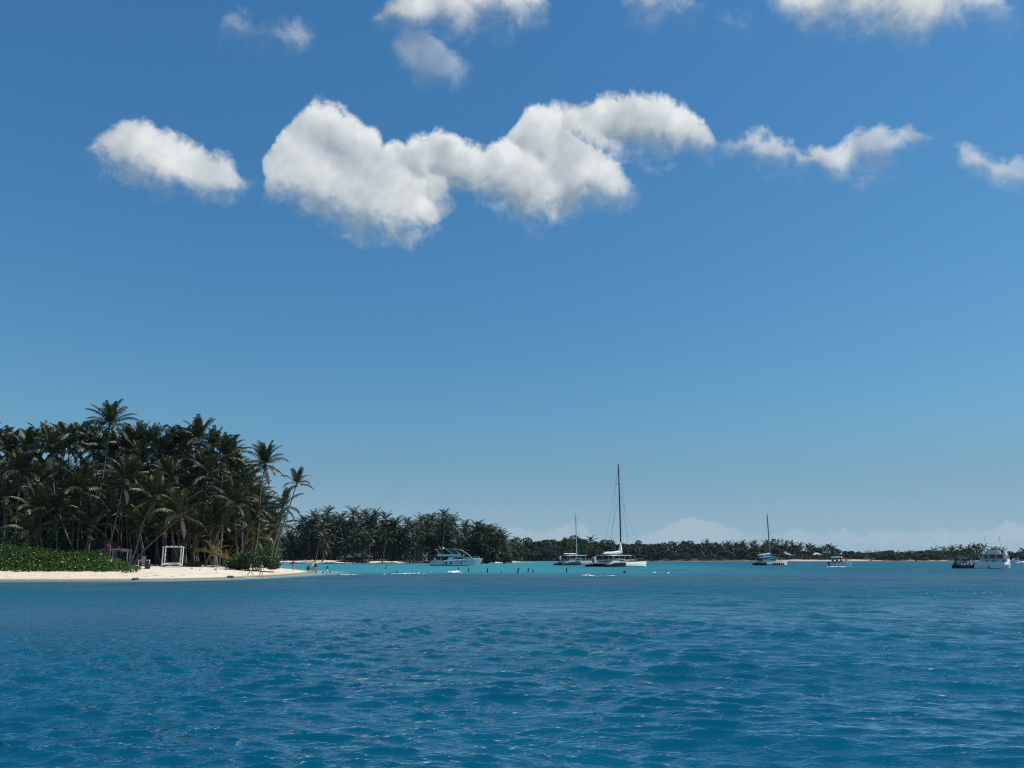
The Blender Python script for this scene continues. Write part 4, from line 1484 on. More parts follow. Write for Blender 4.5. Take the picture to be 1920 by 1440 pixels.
_sw = [(522, 1066, 'black', 'swimmer nearest the leaning palms behind the sand spit', 118 + 40), (532, 1066, 'fair', 'swimmer with wet fair hair behind the sand spit', 0), (566, 1068, 'fair', 'swimmer just behind the red-dressed person', 0), (593, 1073.5, 'black', 'swimmer low in the water behind the group on the spit', 0),
       (606, 1074, 'black', 'swimmer left of the wading person', 0), (619, 1074, 'black', 'swimmer right of the wading person', 0), (744, 1074.5, 'black', 'dark swimmer with an arm out beside the pale surf', 0), (805, 1072, 'black', 'swimmer with a white top in front of the yacht stern', 0),
       (941, 1075, 'brown', 'swimmer between the mooring posts', 0), (1171, 1074, 'black', 'dark swimmer with spread arms in front of the large catamaran', 0), (1252, 1076, 'fair', 'fair swimmer right of the large catamaran', 0)]
for i_, (px_, py_, hr_, lab_, _) in enumerate(_sw):
    q_ = on_level(px_, py_)
    person(lab_, (q_.x, q_.y, -1.32 + (.12 if px_ > 1100 else 0)), R(random.uniform(-180, 180)), 'arms_up' if px_ in (1171, 744) else 'stand', 'dark' if hr_ == 'black' else 'tan', 'white' if px_ in (805, 1252) else None, 'blue', hr_, 1.0)


# ------------------------------------------------------------------ beach furniture
def bed_frame(px, d, w, h, label, curtain=True):
    x = x_at(px, d)
    z = gz(x, d)
    o = root('bed_frame', label, 'cabana', (x, d, z), R(14))
    dp = w * .85
    for sx_ in (-1, 1):
        for sy_ in (-1, 1):
            MB().box((sx_ * w / 2, sy_ * dp / 2, h / 2 - .1), (.15, .15, h + .2)).build('post', M_WHITEW, o)
    for sy_ in (-1, 1):
        MB().box((0, sy_ * dp / 2, h + .06), (w + .3, .12, .13)).build('roof_beam', M_WHITEW, o)
    for sx_ in (-1, 1):
        MB().box((sx_ * w / 2, 0, h + .08), (.12, dp + .3, .12)).build('roof_beam', M_WHITEW, o)
    for k in range(4):
        MB().box((-w / 2 + w * (k + .5) / 4, 0, h + .19), (.1, dp + .2, .07)).build('roof_slat', M_WHITEW, o)
    MB().box((0, 0, .42), (w + .02, dp + .02, .12)).build('platform', M_WHITEW, o)
    m = MB()
    m.box((0, 0, .57), (w - .25, dp - .25, .18), taper=.96).build('mattress', M_CUSH, o)
    if curtain:
        mb = MB()
        for sx_ in (-1, 1):
            pts = [(sx_ * w / 2 + .05 * math.sin(k * 1.1), dp / 2 - .06 - k * .05, 0) for k in range(8)]
            mb.loft([[(p[0], p[1], zz) for p in pts] + [(p[0] + .03, p[1], zz) for p in reversed(pts)] for zz in (.5, h * .6, h)], True)
        c = mb.build('curtain', M_CUSH, o)
    return o


bed_frame(321, 122.5, 2.5, 2.9, 'white four-post beach bed frame standing on open sand')
bed_frame(222, 133, 2.6, 2.5, 'white four-post bed frame half hidden behind the hedge end', False)
bed_frame(196, 139, 2.4, 2.3, 'white bed frame deeper in the shade behind the hedge', False)


def table(px, d, w, h, label, material=M_WHITEW):
    x = x_at(px, d)
    z = gz(x, d)
    o = root('beach_table', label, 'table', (x, d, z), R(20))
    MB().box((0, 0, h), (w, w * .5, .1)).build('table_top', material, o)
    for sx_ in (-1, 1):
        for sy_ in (-1, 1):
            MB().box((sx_ * w * .44, sy_ * w * .2, h / 2 - .15), (.09, .09, h + .2)).build('leg', material, o)
    return o


table(268, 126, 1.7, 1.0, 'white wooden table under the slanting palms')
# notice board
x_ = x_at(266, 112)
z_ = gz(x_, 112)
o_ = root('notice_board', 'grey notice board on two black posts above the beach', 'sign', (x_, 112, z_), R(8))
for s_ in (-1, 1):
    MB().box((s_ * .33, 0, .75), (.10, .10, 2.0)).build('post', M_BLACK, o_)
MB().box((0, -.02, 1.25), (.56, .07, .95)).build('panel', M_GREYP, o_)
MB().box((0, .0, 1.76), (.78, .12, .08)).build('cap', M_BLACK, o_)
x_ = x_at(275, 113.5)
o_ = root('litter_bin', 'dark litter bin on the sand right of the notice board', 'bin', (x_, 113.5, gz(x_, 113.5)))
MB().tube([(0, 0, -.05), (0, 0, .45), (0, 0, .62)], [.34, .40, .44], 12).build('body', M_BLACK, o_)
MB().tube([(0, 0, .62), (0, 0, .67)], [.46, .46], 12).build('rim', M_RUBBER, o_)


# stranded things on the sand
def rock(px, py, s, label, name='rock', material=M_ROCK, flat=.55):
    p = on_beach(px, py)
    s *= .55
    r = random.Random(int(px * 7))
    mb = MB()
    for k in range(3):
        rr = []
        c = Vector((r.uniform(-.4, .4) * s, r.uniform(-.3, .3) * s, 0))
        for i in range(5):
            a = math.pi * (i + .3) / 5.4
            rr.append([(c.x + s * .5 * math.sin(a) * math.cos(q * .785) * r.uniform(.75, 1.2), c.y + s * .5 * math.sin(a) * math.sin(q * .785) * r.uniform(.75, 1.2), s * flat * (.2 - math.cos(a) * r.uniform(.5, .8))) for q in range(8)])
        mb.loft(rr, True)
    o = mb.build(name, material, None, True, p)
    return tag(o, label, 'rock' if name == 'rock' else 'driftwood')


rock(253, 1087.3, .9, 'wet dark rock at the waterline left of the notice board')
rock(432, 1083, 1.0, 'dark rock on the lower sand left of the walkers')
rock(343, 1063, .85, 'dark stump on the sand right of the white bed frame', 'driftwood', M_DWOOD)
rock(360, 1066, .5, 'small dark stub in front of the slanting palms', 'driftwood', M_DWOOD)
rock(374, 1069, .38, 'small dark stub lower on the sand, left of the yellow palms', 'driftwood', M_DWOOD)
rock(404, 1069, .5, 'small dark stub in front of the yellowing palm', 'driftwood', M_DWOOD)
rock(423, 1069, .4, 'small dark stub in front of the orange-yellow palm', 'driftwood', M_DWOOD)


# huts among the palms
def hut(loc, w, dp, hw, hr, rz, label, roofm, wallm, name='hut', thatch=False):
    o = root(name, label, 'hut', loc, rz)
    for sx_ in (-1, 1):
        for sy_ in (-1, 1):
            MB().tube([(sx_ * w * .46, sy_ * dp * .46, -.4), (sx_ * w * .46, sy_ * dp * .46, hw)], .1, 6).build('post', M_WOOD, o)
    if not thatch:
        MB().box((0, dp * .2, hw / 2), (w * .84, dp * .5, hw)).build('wall', wallm, o)
        MB().box((0, -dp * .051, hw * .46), (w * .16, .06, hw * .88)).build('door', M_DWOOD, o)
        MB().box((w * .26, -dp * .053, hw * .6), (w * .16, .05, hw * .32)).build('window', M_GLASS, o)
    mb = MB()
    ov = .7
    lo = [(-w / 2 - ov, -dp / 2 - ov, hw - .25), (w / 2 + ov, -dp / 2 - ov, hw - .25), (w / 2 + ov, dp / 2 + ov, hw - .25), (-w / 2 - ov, dp / 2 + ov, hw - .25)]
    mid = [(x * .55, y * .5, hw + hr * .5) for x, y, _ in lo]
    hi = [(-w * .22, -.12, hw + hr), (w * .22, -.12, hw + hr), (w * .22, .12, hw + hr), (-w * .22, .12, hw + hr)]
    mb.loft([lo, mid, hi], True)
    rf = mb.build('roof', roofm, o)
    MB().tube([(-w * .24, 0, hw + hr + .05), (w * .24, 0, hw + hr + .05)], .16, 6).build('ridge_cap', roofm, rf)
    return o


x_ = x_at(668, 292)
hut((x_, 292, gz(x_, 292)), 10, 7, 1.7, 2.1, R(6), 'broad thatched shelter under the headland palms', M_THATCH, M_DWOOD, 'thatched_shelter', True)
x_ = x_at(186, 150)
hut((x_, 150, gz(x_, 150)), 6.5, 5, 2.4, 2.0, R(-8), 'dim hut with a red roof inside the near grove', M_REDROOF, M_DWOOD)
x_ = x_at(1531, 406)
o_ = hut((x_, 406, far_z(x_, 406)), 4.6, 3.4, 1.9, .7, 0, 'small white beach house on the far sandy shore', M_WHITEW, M_WHITEW)
x_ = x_at(1476, 408)
hut((x_, 408, far_z(x_, 408)), 2.6, 2.4, 2.2, .7, 0, 'tiny pale hut near the blue-awning catamaran on the far shore', M_WHITEW, M_DWOOD)


# radio tower and water-tank tower behind the far trees
def tower(px, d, top_py, label, tank=False):
    x = x_at(px, d)
    z0 = far_z(x, d)
    H = at_depth(px, top_py, d).z - z0
    o = root('lattice_tower', label, 'tower', (x, d, z0))
    b, t_ = (1.5, 1.0) if tank else (.7, .3)
    leg = MB()
    for sx_, sy_ in ((-1, -1), (1, -1), (1, 1), (-1, 1)):
        MB().tube([(sx_ * b, sy_ * b, -.3), (sx_ * t_, sy_ * t_, H)], .09, 4).build('leg', M_ALU, o)
    mb = MB()
    n = 7
    for k in range(n):
        za, zb = H * k / n, H * (k + 1) / n
        wa, wb = b + (t_ - b) * k / n, b + (t_ - b) * (k + 1) / n
        for a in range(4):
            c = [(-1, -1), (1, -1), (1, 1), (-1, 1)]
            p, q = c[a], c[(a + 1) % 4]
            mb.tube([(p[0] * wa, p[1] * wa, za), (q[0] * wb, q[1] * wb, zb)], .05, 3)
            mb.tube([(p[0] * wb, p[1] * wb, zb), (q[0] * wb, q[1] * wb, zb)], .05, 3)
    br = mb.build('bracing', M_ALU, o)
    br["kind"] = 'stuff'
    if tank:
        MB().tube([(0, 0, H), (0, 0, H + 1.7), (0, 0, H + 2.2)], [1.5, 1.5, .3], 12).build('tank', M_GREYP, o)
    else:
        MB().tube([(0, 0, H), (0, 0, H + 3)], .06, 4).build('antenna', M_ALU, o)


tower(1454, 470, 1016, 'short lattice tower with a water tank behind the far palms', True)
tower(1469.5, 470, 1010, 'slim lattice radio mast behind the far palms')


# mooring posts in the lagoon
for i_, (px_, py_, h_, tilt_, lab_) in enumerate([(723, 1067, 8, .12, 'lone dark post in the turquoise lagoon left of the yacht'), (859, 1071, 7, .1, 'dark post in the water below the yacht bow, first of the row'), (879, 1072, 8, .0, 'upright dark post, second of the row below the yacht'), (914, 1074, 9, .0, 'thick upright dark post, third of the row right of the yacht'),
                                                (970, 1075, 10, .28, 'dark post leaning right between headland and catamaran'), (990, 1073, 8, .12, 'dark post just right of the leaning post'), (999, 1073, 5, .15, 'short dark stub next to the last close pair of posts'), (1063, 1073, 8, -.14, 'dark post leaning left below the smaller catamaran')]):
    q_ = on_level(px_, py_)
    s_ = (py_ - HORIZ) / CAM_H
    H_ = h_ / s_
    mb_ = MB()
    mb_.tube([(-.6 * tilt_, 0, -.6), (0, 0, 0), (tilt_ * H_ * .5, 0, H_ * .5), (tilt_ * H_, 0, H_)], [.11, .11, .10, .09], 8)
    o_ = mb_.build('mooring_post', M_DWOOD, None, False, q_)
    tag(o_, lab_, 'post', 'mooring posts in the lagoon')


# ------------------------------------------------------------------ boats
def hull_geo(mb, L, beam, sheer_s, sheer_b, draft=.35, x0=0.0, y0=0.0, flare=.82, stations=12, bow_pow=.62, mis=None, transom=1.0, scoop=0.0, rake=.06):
    """closed displacement hull from stern x0 to bow x0+L, waterline z=0; returns deck outline function"""
    rings = []
    for i in range(stations + 1):
        t = i / stations
        w = beam / 2 * min(1.0, (max(0.004, 1 - t) / .55) ** bow_pow) * (transom + (1 - transom) * min(1, t * 3))
        z = sheer_s + (sheer_b - sheer_s) * t ** 1.6
        if scoop and t < .17:
            z = sheer_s * (1 - scoop * (1 - t / .17))
        x = x0 + L * t
        k = draft * (1 - .85 * max(0, t - .55) / .45)
        xr = rake * L * max(0, t - .75) / .25
        pts = [(x + xr, y0 + w, z), (x + xr * .6, y0 + w * (.96 + .04 * flare), z * .55), (x + xr * .2, y0 + w * flare, 0.0), (x, y0 + w * .35, -k), (x, y0 - w * .35, -k), (x + xr * .2, y0 - w * flare, 0.0), (x + xr * .6, y0 - w * (.96 + .04 * flare), z * .55), (x + xr, y0 - w, z)]
        rings.append(pts)
    mb.loft(rings, True, 0, True, mis)
    return rings


def rail(o, pts, h, n_post, material=M_STEEL, name='guard_rail', r=.022, mid=True):
    mb = MB()
    P = [Vector(p) for p in pts]
    top = [p + Vector((0, 0, h)) for p in P]
    mb.tube(top, r, 4)
    if mid:
        mb.tube([p + Vector((0, 0, h * .5)) for p in P], r * .7, 4)
    tot = sum((P[i + 1] - P[i]).length for i in range(len(P) - 1))
    for k in range(n_post):
        s = tot * k / (n_post - 1)
        for i in range(len(P) - 1):
            l = (P[i + 1] - P[i]).length
            if s <= l + 1e-6:
                q = P[i].lerp(P[i + 1], min(1, s / l))
                mb.tube([q, q + Vector((0, 0, h))], r, 4)
                break
            s -= l
    return mb.build(name, material, o)


def ring(mb, c, R_, r, axis='y', seg=14, ss=6, mi=0):
    rr = []
    for i in range(seg + 1):
        a = i * math.tau / seg
        row = []
        for k in range(ss):
            b = k * math.tau / ss
            q = R_ + r * math.cos(b)
            p = (q * math.cos(a), r * math.sin(b), q * math.sin(a))
            row.append((c[0] + p[0], c[1] + p[1], c[2] + p[2]) if axis == 'y' else (c[0] + p[1], c[1] + p[0], c[2] + p[2]))
        rr.append(row)
    mb.loft(rr, False, mi)


def fender(o, x, y, z, s=1.0, m=M_RUBBER):
    mb = MB()
    mb.tube([(x, y, z - .4 * s), (x, y, z - .3 * s), (x, y, z + .3 * s), (x, y, z + .4 * s)], [.06, .17 * s, .17 * s, .05], 8)
    mb.tube([(x, y, z + .4 * s), (x, y, z + .8 * s)], .02, 4)
    return mb.build('fender', m, o)


def people_on(boat_loc, heading, seats, label, group, seed):
    r = random.Random(seed)
    m = Matrix.Rotation(heading, 3, 'Z')
    for i, (x, y, z, pose) in enumerate(seats):
        p = Vector(boat_loc) + m @ Vector((x, y, z))
        lab = label if isinstance(label, str) else label[i]
        person(lab, p, heading + r.uniform(-3, 3), pose, r.choice(['tan', 'tan', 'dark', 'pale']), r.choice(['white', 'orange', 'blue', 'black', 'grey', None, 'red']), r.choice(['white', 'blue', 'black']), r.choice(['black', 'black', 'brown', 'fair']), 1.0, group)


def catamaran(label, stern_px, water_py, heading, L, beam, mast_h, mast_x, colours, roof, mast_m, fenders=0, sail=True, ladder_box=True, awning=None, name='sailing_catamaran', hull_h=(.95, 1.3), dark_to=.42, stays=True, fend_m=M_RUBBER, tower_box=True, mast_r=.18, cone=True, wire=.026):
    """stern_px = picture column of the starboard stern"""
    q = on_level(stern_px, water_py)
    hx, hy = math.cos(heading), math.sin(heading)
    starb = Vector((hy, -hx, 0))
    loc = Vector((q.x, q.y, 0)) - starb * (beam / 2 - .8)
    o = root(name, label, 'catamaran', loc, heading)
    hw = 1.6
    n = 14
    mis = [1 if (i + .5) / n < dark_to else 0 for i in range(n)]
    for s, nm in ((-1, 'hull'), (1, 'hull')):
        mb = MB()
        hull_geo(mb, L, hw, hull_h[0], hull_h[1], .4, 0, s * (beam / 2 - hw / 2), .72, n, .55, mis, 1.0, .55, .02)
        h = mb.build(nm, [colours[0], colours[1]], o, False)
        st = MB()
        for k in range(3):                                             # white boarding steps on the stern
            st.box((.55 + k * .5, s * (beam / 2 - hw / 2), hull_h[0] * (.50 + .20 * k)), (.5, hw * .8, .09))
        st.build('boarding_steps', M_GEL, h)
        wl = MB()
        hull_geo(wl, L * .985, hw * 1.012, .12, .12, .42, .02, s * (beam / 2 - hw / 2), .73, n, .55, None, 1.0, 0, .0)
        wl.build('waterline_stripe', M_NAVY, h)
    # bridge deck, forward net and cross beams
    by = beam - hw * 1.1
    MB().box((L * .38, 0, hull_h[0] - .06), (L * .56, by, .26)).build('bridge_deck', M_GEL, o)
    MB().box((L * .83, 0, hull_h[1] * .9), (.22, by, .2)).build('cross_beam', M_ALU, o)
    net = MB()
    for k in range(9):
        net.box((L * .66 + L * .16 * k / 8, 0, hull_h[0] + .02), (.03, by, .03))
    for k in range(12):
        net.box((L * .745, -by / 2 + by * (k + .5) / 12, hull_h[0] + .045), (L * .17, .03, .03))
    nt = net.build('trampoline_net', M_ROPE, o)
    nt["kind"] = 'stuff'
    # deck house / seating under the roof
    rx0, rx1, rz_, ry = roof
    z0 = hull_h[0] + .07
    MB().box(((rx0 + rx1) / 2 + L * .05, 0, z0 + .45), ((rx1 - rx0) * .42, by * .62, .9), taper=.94).build('cabin', M_GEL, o)
    for s in (-1, 1):
        MB().box(((rx0 + rx1) / 2 + L * .05, s * by * .306, z0 + .55), ((rx1 - rx0) * .34, .05, .34)).build('cabin_window', M_GLASS, o)
        MB().box((rx0 + (rx1 - rx0) * .25, s * by * .36, z0 + .25), ((rx1 - rx0) * .4, .5, .45)).build('bench', M_WHITEW, o)
    for i, fx in enumerate((.04, .36, .66, .96)):
        for s in (-1, 1):
            x = rx0 + (rx1 - rx0) * fx
            MB().tube([(x, s * ry * .46, z0), (x, s * ry * .46, rz_)], .05, 6).build('roof_post', M_STEEL, o)
    mb = MB()
    if awning:
        prof = []
        for k in range(9):
            t = k / 8
            x = rx0 + (rx1 - rx0) * t
            zz = rz_ + .34 * math.sin(math.pi * t) - .05
            w = ry / 2 * (.35 + .65 * math.sin(math.pi * min(1, max(0, t))) ** .5)
            prof.append([(x, -w, zz - .12), (x, 0, zz + .05), (x, w, zz - .12), (x, w, zz - .17), (x, 0, zz), (x, -w, zz - .17)])
        mb.loft(prof, True)
        mb.build('awning', awning, o)
    else:
        prof = []
        for k in range(7):
            t = k / 6
            x = rx0 + (rx1 - rx0) * t
            zz = rz_ + .10 * math.sin(math.pi * t)
            prof.append([(x, -ry / 2, zz), (x, -ry / 2 * .6, zz + .1), (x, 0, zz + .13), (x, ry / 2 * .6, zz + .1), (x, ry / 2, zz), (x, ry / 2, zz - .06), (x, 0, zz + .05), (x, -ry / 2, zz - .06)])
        mb.loft(prof, True)
        mb.build('hardtop', M_GEL, o)
    # mast, spreaders, boom with the furled sail, rigging
    zm = z0 + .2
    mb = MB()
    mb.tube([(mast_x, 0, z0 - .1), (mast_x, 0, mast_h * .5), (mast_x - mast_h * .004, 0, mast_h)], [mast_r, mast_r * .92, mast_r * .7], 8)
    ms = mb.build('mast', mast_m, o)
    MB().tube([(mast_x, -1.0, mast_h * .80), (mast_x + .15, 0, mast_h * .805), (mast_x, 1.0, mast_h * .80)], [.03, .05, .03], 5).build('spreader', mast_m, ms)
    MB().tube([(mast_x - .1, 0, mast_h), (mast_x - .1, 0, mast_h + .6)], .02, 4).build('masthead_antenna', M_WIRE, ms)
    bz = rz_ + .55
    MB().tube([(mast_x - .2, 0, bz), (rx0 - .4, 0, bz - .05)], .09, 6).build('boom', M_ALU, o)
    if sail:
        r = random.Random(int(L * 100))
        mb = MB()
        pts, rad = [], []
        for k in range(13):
            t = k / 12
            pts.append((mast_x - .25 - (mast_x - rx0 - .2) * t, r.uniform(-.05, .05), bz + .22 + r.uniform(-.05, .06) + .25 * (1 - t) ** 3))
            rad.append(.30 * (1 - .55 * t) + r.uniform(-.04, .05))
        mb.tube(pts, rad, 8)
        if cone:
            mb.tube([(mast_x - .15, 0, bz + .1), (mast_x - .3, 0, bz + 1.0), (mast_x - .2, 0, bz + 2.1), (mast_x - .1, 0, bz + 3.0)], [.45, .5, .28, .06], 8)
        mb.build('furled_sail', M_CANVAS, o, True)
    wires = []
    hy_ = beam / 2 - .5
    for s in (-1, 1):
        wires.append([(mast_x - .5, s * hy_, hull_h[0]), (mast_x, s * 1.0, mast_h * .80), (mast_x, 0, mast_h * .97)])
        wires.append([(mast_x - L * .16, s * hy_, hull_h[0]), (mast_x, 0, mast_h * .70)])
    wires.append([(L * .83, 0, hull_h[1]), (mast_x, 0, mast_h * .82)])
    wires.append([(L * .97, -hy_ * .9, hull_h[1]), (mast_x, 0, mast_h * .70)])
    wires.append([(rx0 - .3, 0, bz), (mast_x, 0, mast_h * .98)])
    for w in wires:
        MB().tube(w, wire, 3).build('stay', M_WIRE, o)
    # rails on both hulls
    for s in (-1, 1):
        y = s * (beam / 2 - .12)
        rail(o, [(L * .2, y, hull_h[0]), (L * .55, y, hull_h[0] + .12), (L * .93, s * (beam / 2 - hw * .42), hull_h[1])], .75, 9)
    if tower_box:                                                       # upright stern locker with a lifebuoy
        bx = MB()
        bx.loft([[(1.2 + a * .45, by * .30 + b * .8, z) for a, b in ((-.5, -.5), (.5, -.5), (.5, .5), (-.5, .5))] for z in (z0 - .1, z0 + 1.3)] + [[(1.2 + a * .3, by * .30 + b * .5, z0 + 1.5) for a, b in ((-.5, -.5), (.5, -.5), (.5, .5), (-.5, .5))]], True)
        lk = bx.build('stern_locker', M_WHITEW, o)
        lb = MB()
        ring(lb, (0.93, by * .30, z0 + .5), .3, .08, 'x')
        lb.build('lifebuoy', M_RED, lk)
    for k in range(fenders):
        fender(o, L * (.40 + .5 * k / max(1, fenders - 1) * .8), -(beam / 2 + .02 if k < fenders * .7 else beam / 2 * .97), hull_h[0] * .42, .8, fend_m)
    return o, loc


M_MASTG = mat('grey_mast', (.20, .21, .22), 0.4, 0.4, var=0.2)
# the big catamaran, its bows turned away to the right
HB = R(47)
big, bl_ = catamaran('large catamaran with a tall dark mast and furled white sail', 1136, 1063, HB, 17.6, 7.4, 26.6, 10.7, (M_GEL, M_NAVY), (3.2, 11.6, 2.75, 5.6), M_MASTD, mast_r=.20)
people_on(bl_, HB, [(12.6, -2.7, 2.1, 'sit'), (4.2, -1.9, 1.62, 'sit')], ['person sitting on the bow of the large catamaran', 'person sitting under the roof of the large catamaran'], 'people on the large catamaran', 3)
# smaller catamaran behind it
HS = R(28)
sm, sl_ = catamaran('smaller white and teal catamaran with a pale mast', 1055, 1060, HS, 11.5, 6.0, 14.6, 6.2, (M_WHITEW, M_TEALP), (2.2, 8.2, 2.75, 4.6), M_ALU, sail=False, dark_to=.5, wire=.012)
# catamaran under the blue awning
HC = R(18)
ca, cl_ = catamaran('catamaran with a bright blue awning and grey mast', 1428, 1060, HC, 8.6, 5.4, 14.6, 4.4, (M_GEL, M_NAVY), (.6, 7.0, 2.25, 4.6), M_MASTG, fenders=6, awning=M_AWN, dark_to=.12, tower_box=False, cone=False, wire=.010, mast_r=.2)
people_on(cl_, HC, [(1.6, 1.6, 1.35, 'sit'), (2.4, 1.7, 1.35, 'sit'), (3.2, .8, 1.35, 'sit'), (5.4, -1.2, 1.0, 'stand')], 'person aboard the blue-awning catamaran', 'people on the blue-awning catamaran', 6)


# motor yacht
def motor_yacht():
    q = on_level(805, 1061)
    s = (1061 - HORIZ) / CAM_H
    L = 14.4
    o = root('motor_yacht', 'white motor yacht with a hardtop flybridge moored off the headland', 'yacht', (q.x + .3, q.y, 0), R(4))
    bm_ = 4.3
    mb = MB()
    hull_geo(mb, L * .90, bm_, 1.2, 2.0, .6, 0, 0, .86, 16, .6, None, .94, 0, .115)
    h = mb.build('hull', M_GEL_SHADE, o)
    mb = MB()
    hull_geo(mb, L * .90, bm_ * .885, .26, .32, .62, -.02, 0, .985, 16, .6, None, .94, 0, .02)
    mb.build('antifouling', M_NAVY, h)
    MB().box((-.55, 0, .42), (1.3, bm_ * .86, .16)).build('swim_platform', M_GEL_SHADE, o)
    mb = MB()
    for sgn in (-1, 1):
        pts = []
        for k in range(9):
            t = k / 8
            x = L * .26 + L * .70 * t
            tt = x / (L * .94)
            w = bm_ / 2 * min(1, (max(.01, 1 - tt) / .55) ** .6) + .03
            pts.append((x, sgn * w, 1.25 + .70 * tt ** 1.6 + .02))
        mb.tube(pts, .085, 6)
    mb.build('rubbing_strake', M_GEL_SHADE, h)
    for k, x in enumerate((4.4, 5.6, 6.9, 7.5, 9.2, 9.8, 11.6, 12.1, 12.5)):
        tt = x / (L * .94)
        w = bm_ / 2 * min(1, (max(.01, 1 - tt) / .55) ** .6)
        MB().box((x, -w * .985, .98 + .35 * tt), (.26, .1, .14)).build('porthole', M_GLASS, h)
    # deck house with raked windscreen
    prof = [(4.2, 1.2), (5.0, 2.3), (8.6, 2.55), (11.4, 1.9), (12.2, 1.6), (12.2, 1.3)]
    mb = MB()
    mb.loft([[(x, y * (1 - .28 * max(0, (x - 7) / 5)), z) for x, z in prof] for y in (-1.65, -1.5, 1.5, 1.65)], True)
    dh = mb.build('deck_house', M_GEL_SHADE, o)
    for sgn in (-1, 1):
        MB().prism([(5.9, 1.86), (6.6, 2.25), (8.4, 2.3), (9.9, 1.92), (8.0, 1.84)], (1, -.045 * sgn, 0), (0, 0, 1), (0, sgn * 1.72 + (.22 * sgn), 0), (0, -.06 * sgn, 0)).build('side_window', M_GLASS, dh)
    MB().prism([(-1.2, 0), (1.2, 0), (1.05, 1.0), (-1.05, 1.0)], (0, 1, 0), (.92, 0, -.40), (8.75, 0, 2.56), (.02, 0, .05)).build('windscreen', M_GLASS, dh)
    # flybridge: floor, coaming, seats
    MB().box((5.0, 0, 2.62), (6.6, 3.3, .14)).build('flybridge_floor', M_GEL_SHADE, o)
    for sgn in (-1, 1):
        MB().prism([(1.9, 2.66), (1.6, 3.2), (8.0, 3.05), (8.7, 2.66)], (1, 0, 0), (0, 0, 1), (0, sgn * 1.62, 0), (0, .08, 0)).build('coaming', M_GEL_SHADE, o)
    MB().box((1.85, 0, 2.92), (.1, 3.2, .5)).build('coaming', M_GEL_SHADE, o)
    MB().box((3.2, 0, 2.95), (1.2, 2.4, .45)).build('seat', M_CUSH, o)
    MB().box((7.0, -.6, 2.95), (.7, .9, .6), taper=.8).build('helm_console', M_GEL_SHADE, o)
    # hardtop on slanted pillars, glazed sides
    prof = [(1.0, 4.42), (3.0, 4.58), (6.0, 4.60), (8.1, 4.45), (8.0, 4.33), (6.0, 4.46), (3.0, 4.46), (1.1, 4.34)]
    mb = MB()
    mb.loft([[(x, y, z) for x, z in prof] for y in (-1.75, -1.2, 1.2, 1.75)], True)
    ht = mb.build('hardtop', M_GEL_SHADE, o)
    for sgn in (-1, 1):
        for a, b, r in (((1.3, 4.36), (2.6, 3.15), .09), ((4.2, 4.45), (6.1, 3.1), .10), ((6.6, 4.42), (8.0, 3.0), .08)):
            MB().tube([(a[0], sgn * 1.66, a[1]), (b[0], sgn * 1.66, b[1])], r, 6).build('hardtop_pillar', M_GEL_SHADE, ht)
        mb = MB()
        mb.tube([(7.9, sgn * 1.62, 4.42), (8.8, sgn * 1.6, 4.05), (10.0, sgn * 1.5, 3.2), (11.6, sgn * 1.35, 1.95)], [.07, .07, .06, .05], 6)
        mb.build('windscreen_frame', M_GEL_SHADE, ht)
        MB().prism([(4.5, 4.36), (6.3, 4.38), (7.7, 3.1), (6.3, 3.12)], (1, 0, 0), (0, 0, 1), (0, sgn * 1.63, 0), (0, .02, 0)).build('glass_panel', M_GLASS, ht)
    # cockpit gear, bow rail, mast, fenders
    MB().box((2.4, 0, 1.35), (3.6, 3.2, .12)).build('cockpit_floor', M_GEL_SHADE, o)
    MB().box((1.2, 0, 1.75), (.6, 2.6, .7)).build('cockpit_bench', M_CUSH, o)
    MB().box((4.0, 0, 1.95), (.08, 2.8, 1.2)).build('cockpit_door', M_GLASS, o)
    bw = []
    for k in range(7):
        t = .66 + .33 * k / 6
        w = bm_ / 2 * min(1, (max(.01, 1 - t) / .55) ** .6)
        bw.append((t * L * .94, -w, 1.25 + .70 * t ** 1.6))
    rail(o, bw, .6, 7)
    rail(o, [(x, -y, z) for x, y, z in bw], .6, 7)
    MB().tube([(2.6, .4, 4.5), (2.4, .4, 5.3)], .03, 4).build('antenna', M_WHITE, o)
    MB().ball((3.4, -.3, 4.8), (.3, .3, .22), 10, 6).build('radar_dome', M_WHITE, o)
    for x in (4.3, 5.7, 8.4):
        fender(o, x, -(bm_ / 2 + .14), .75, .9, M_NAVY)
    return o


motor_yacht()


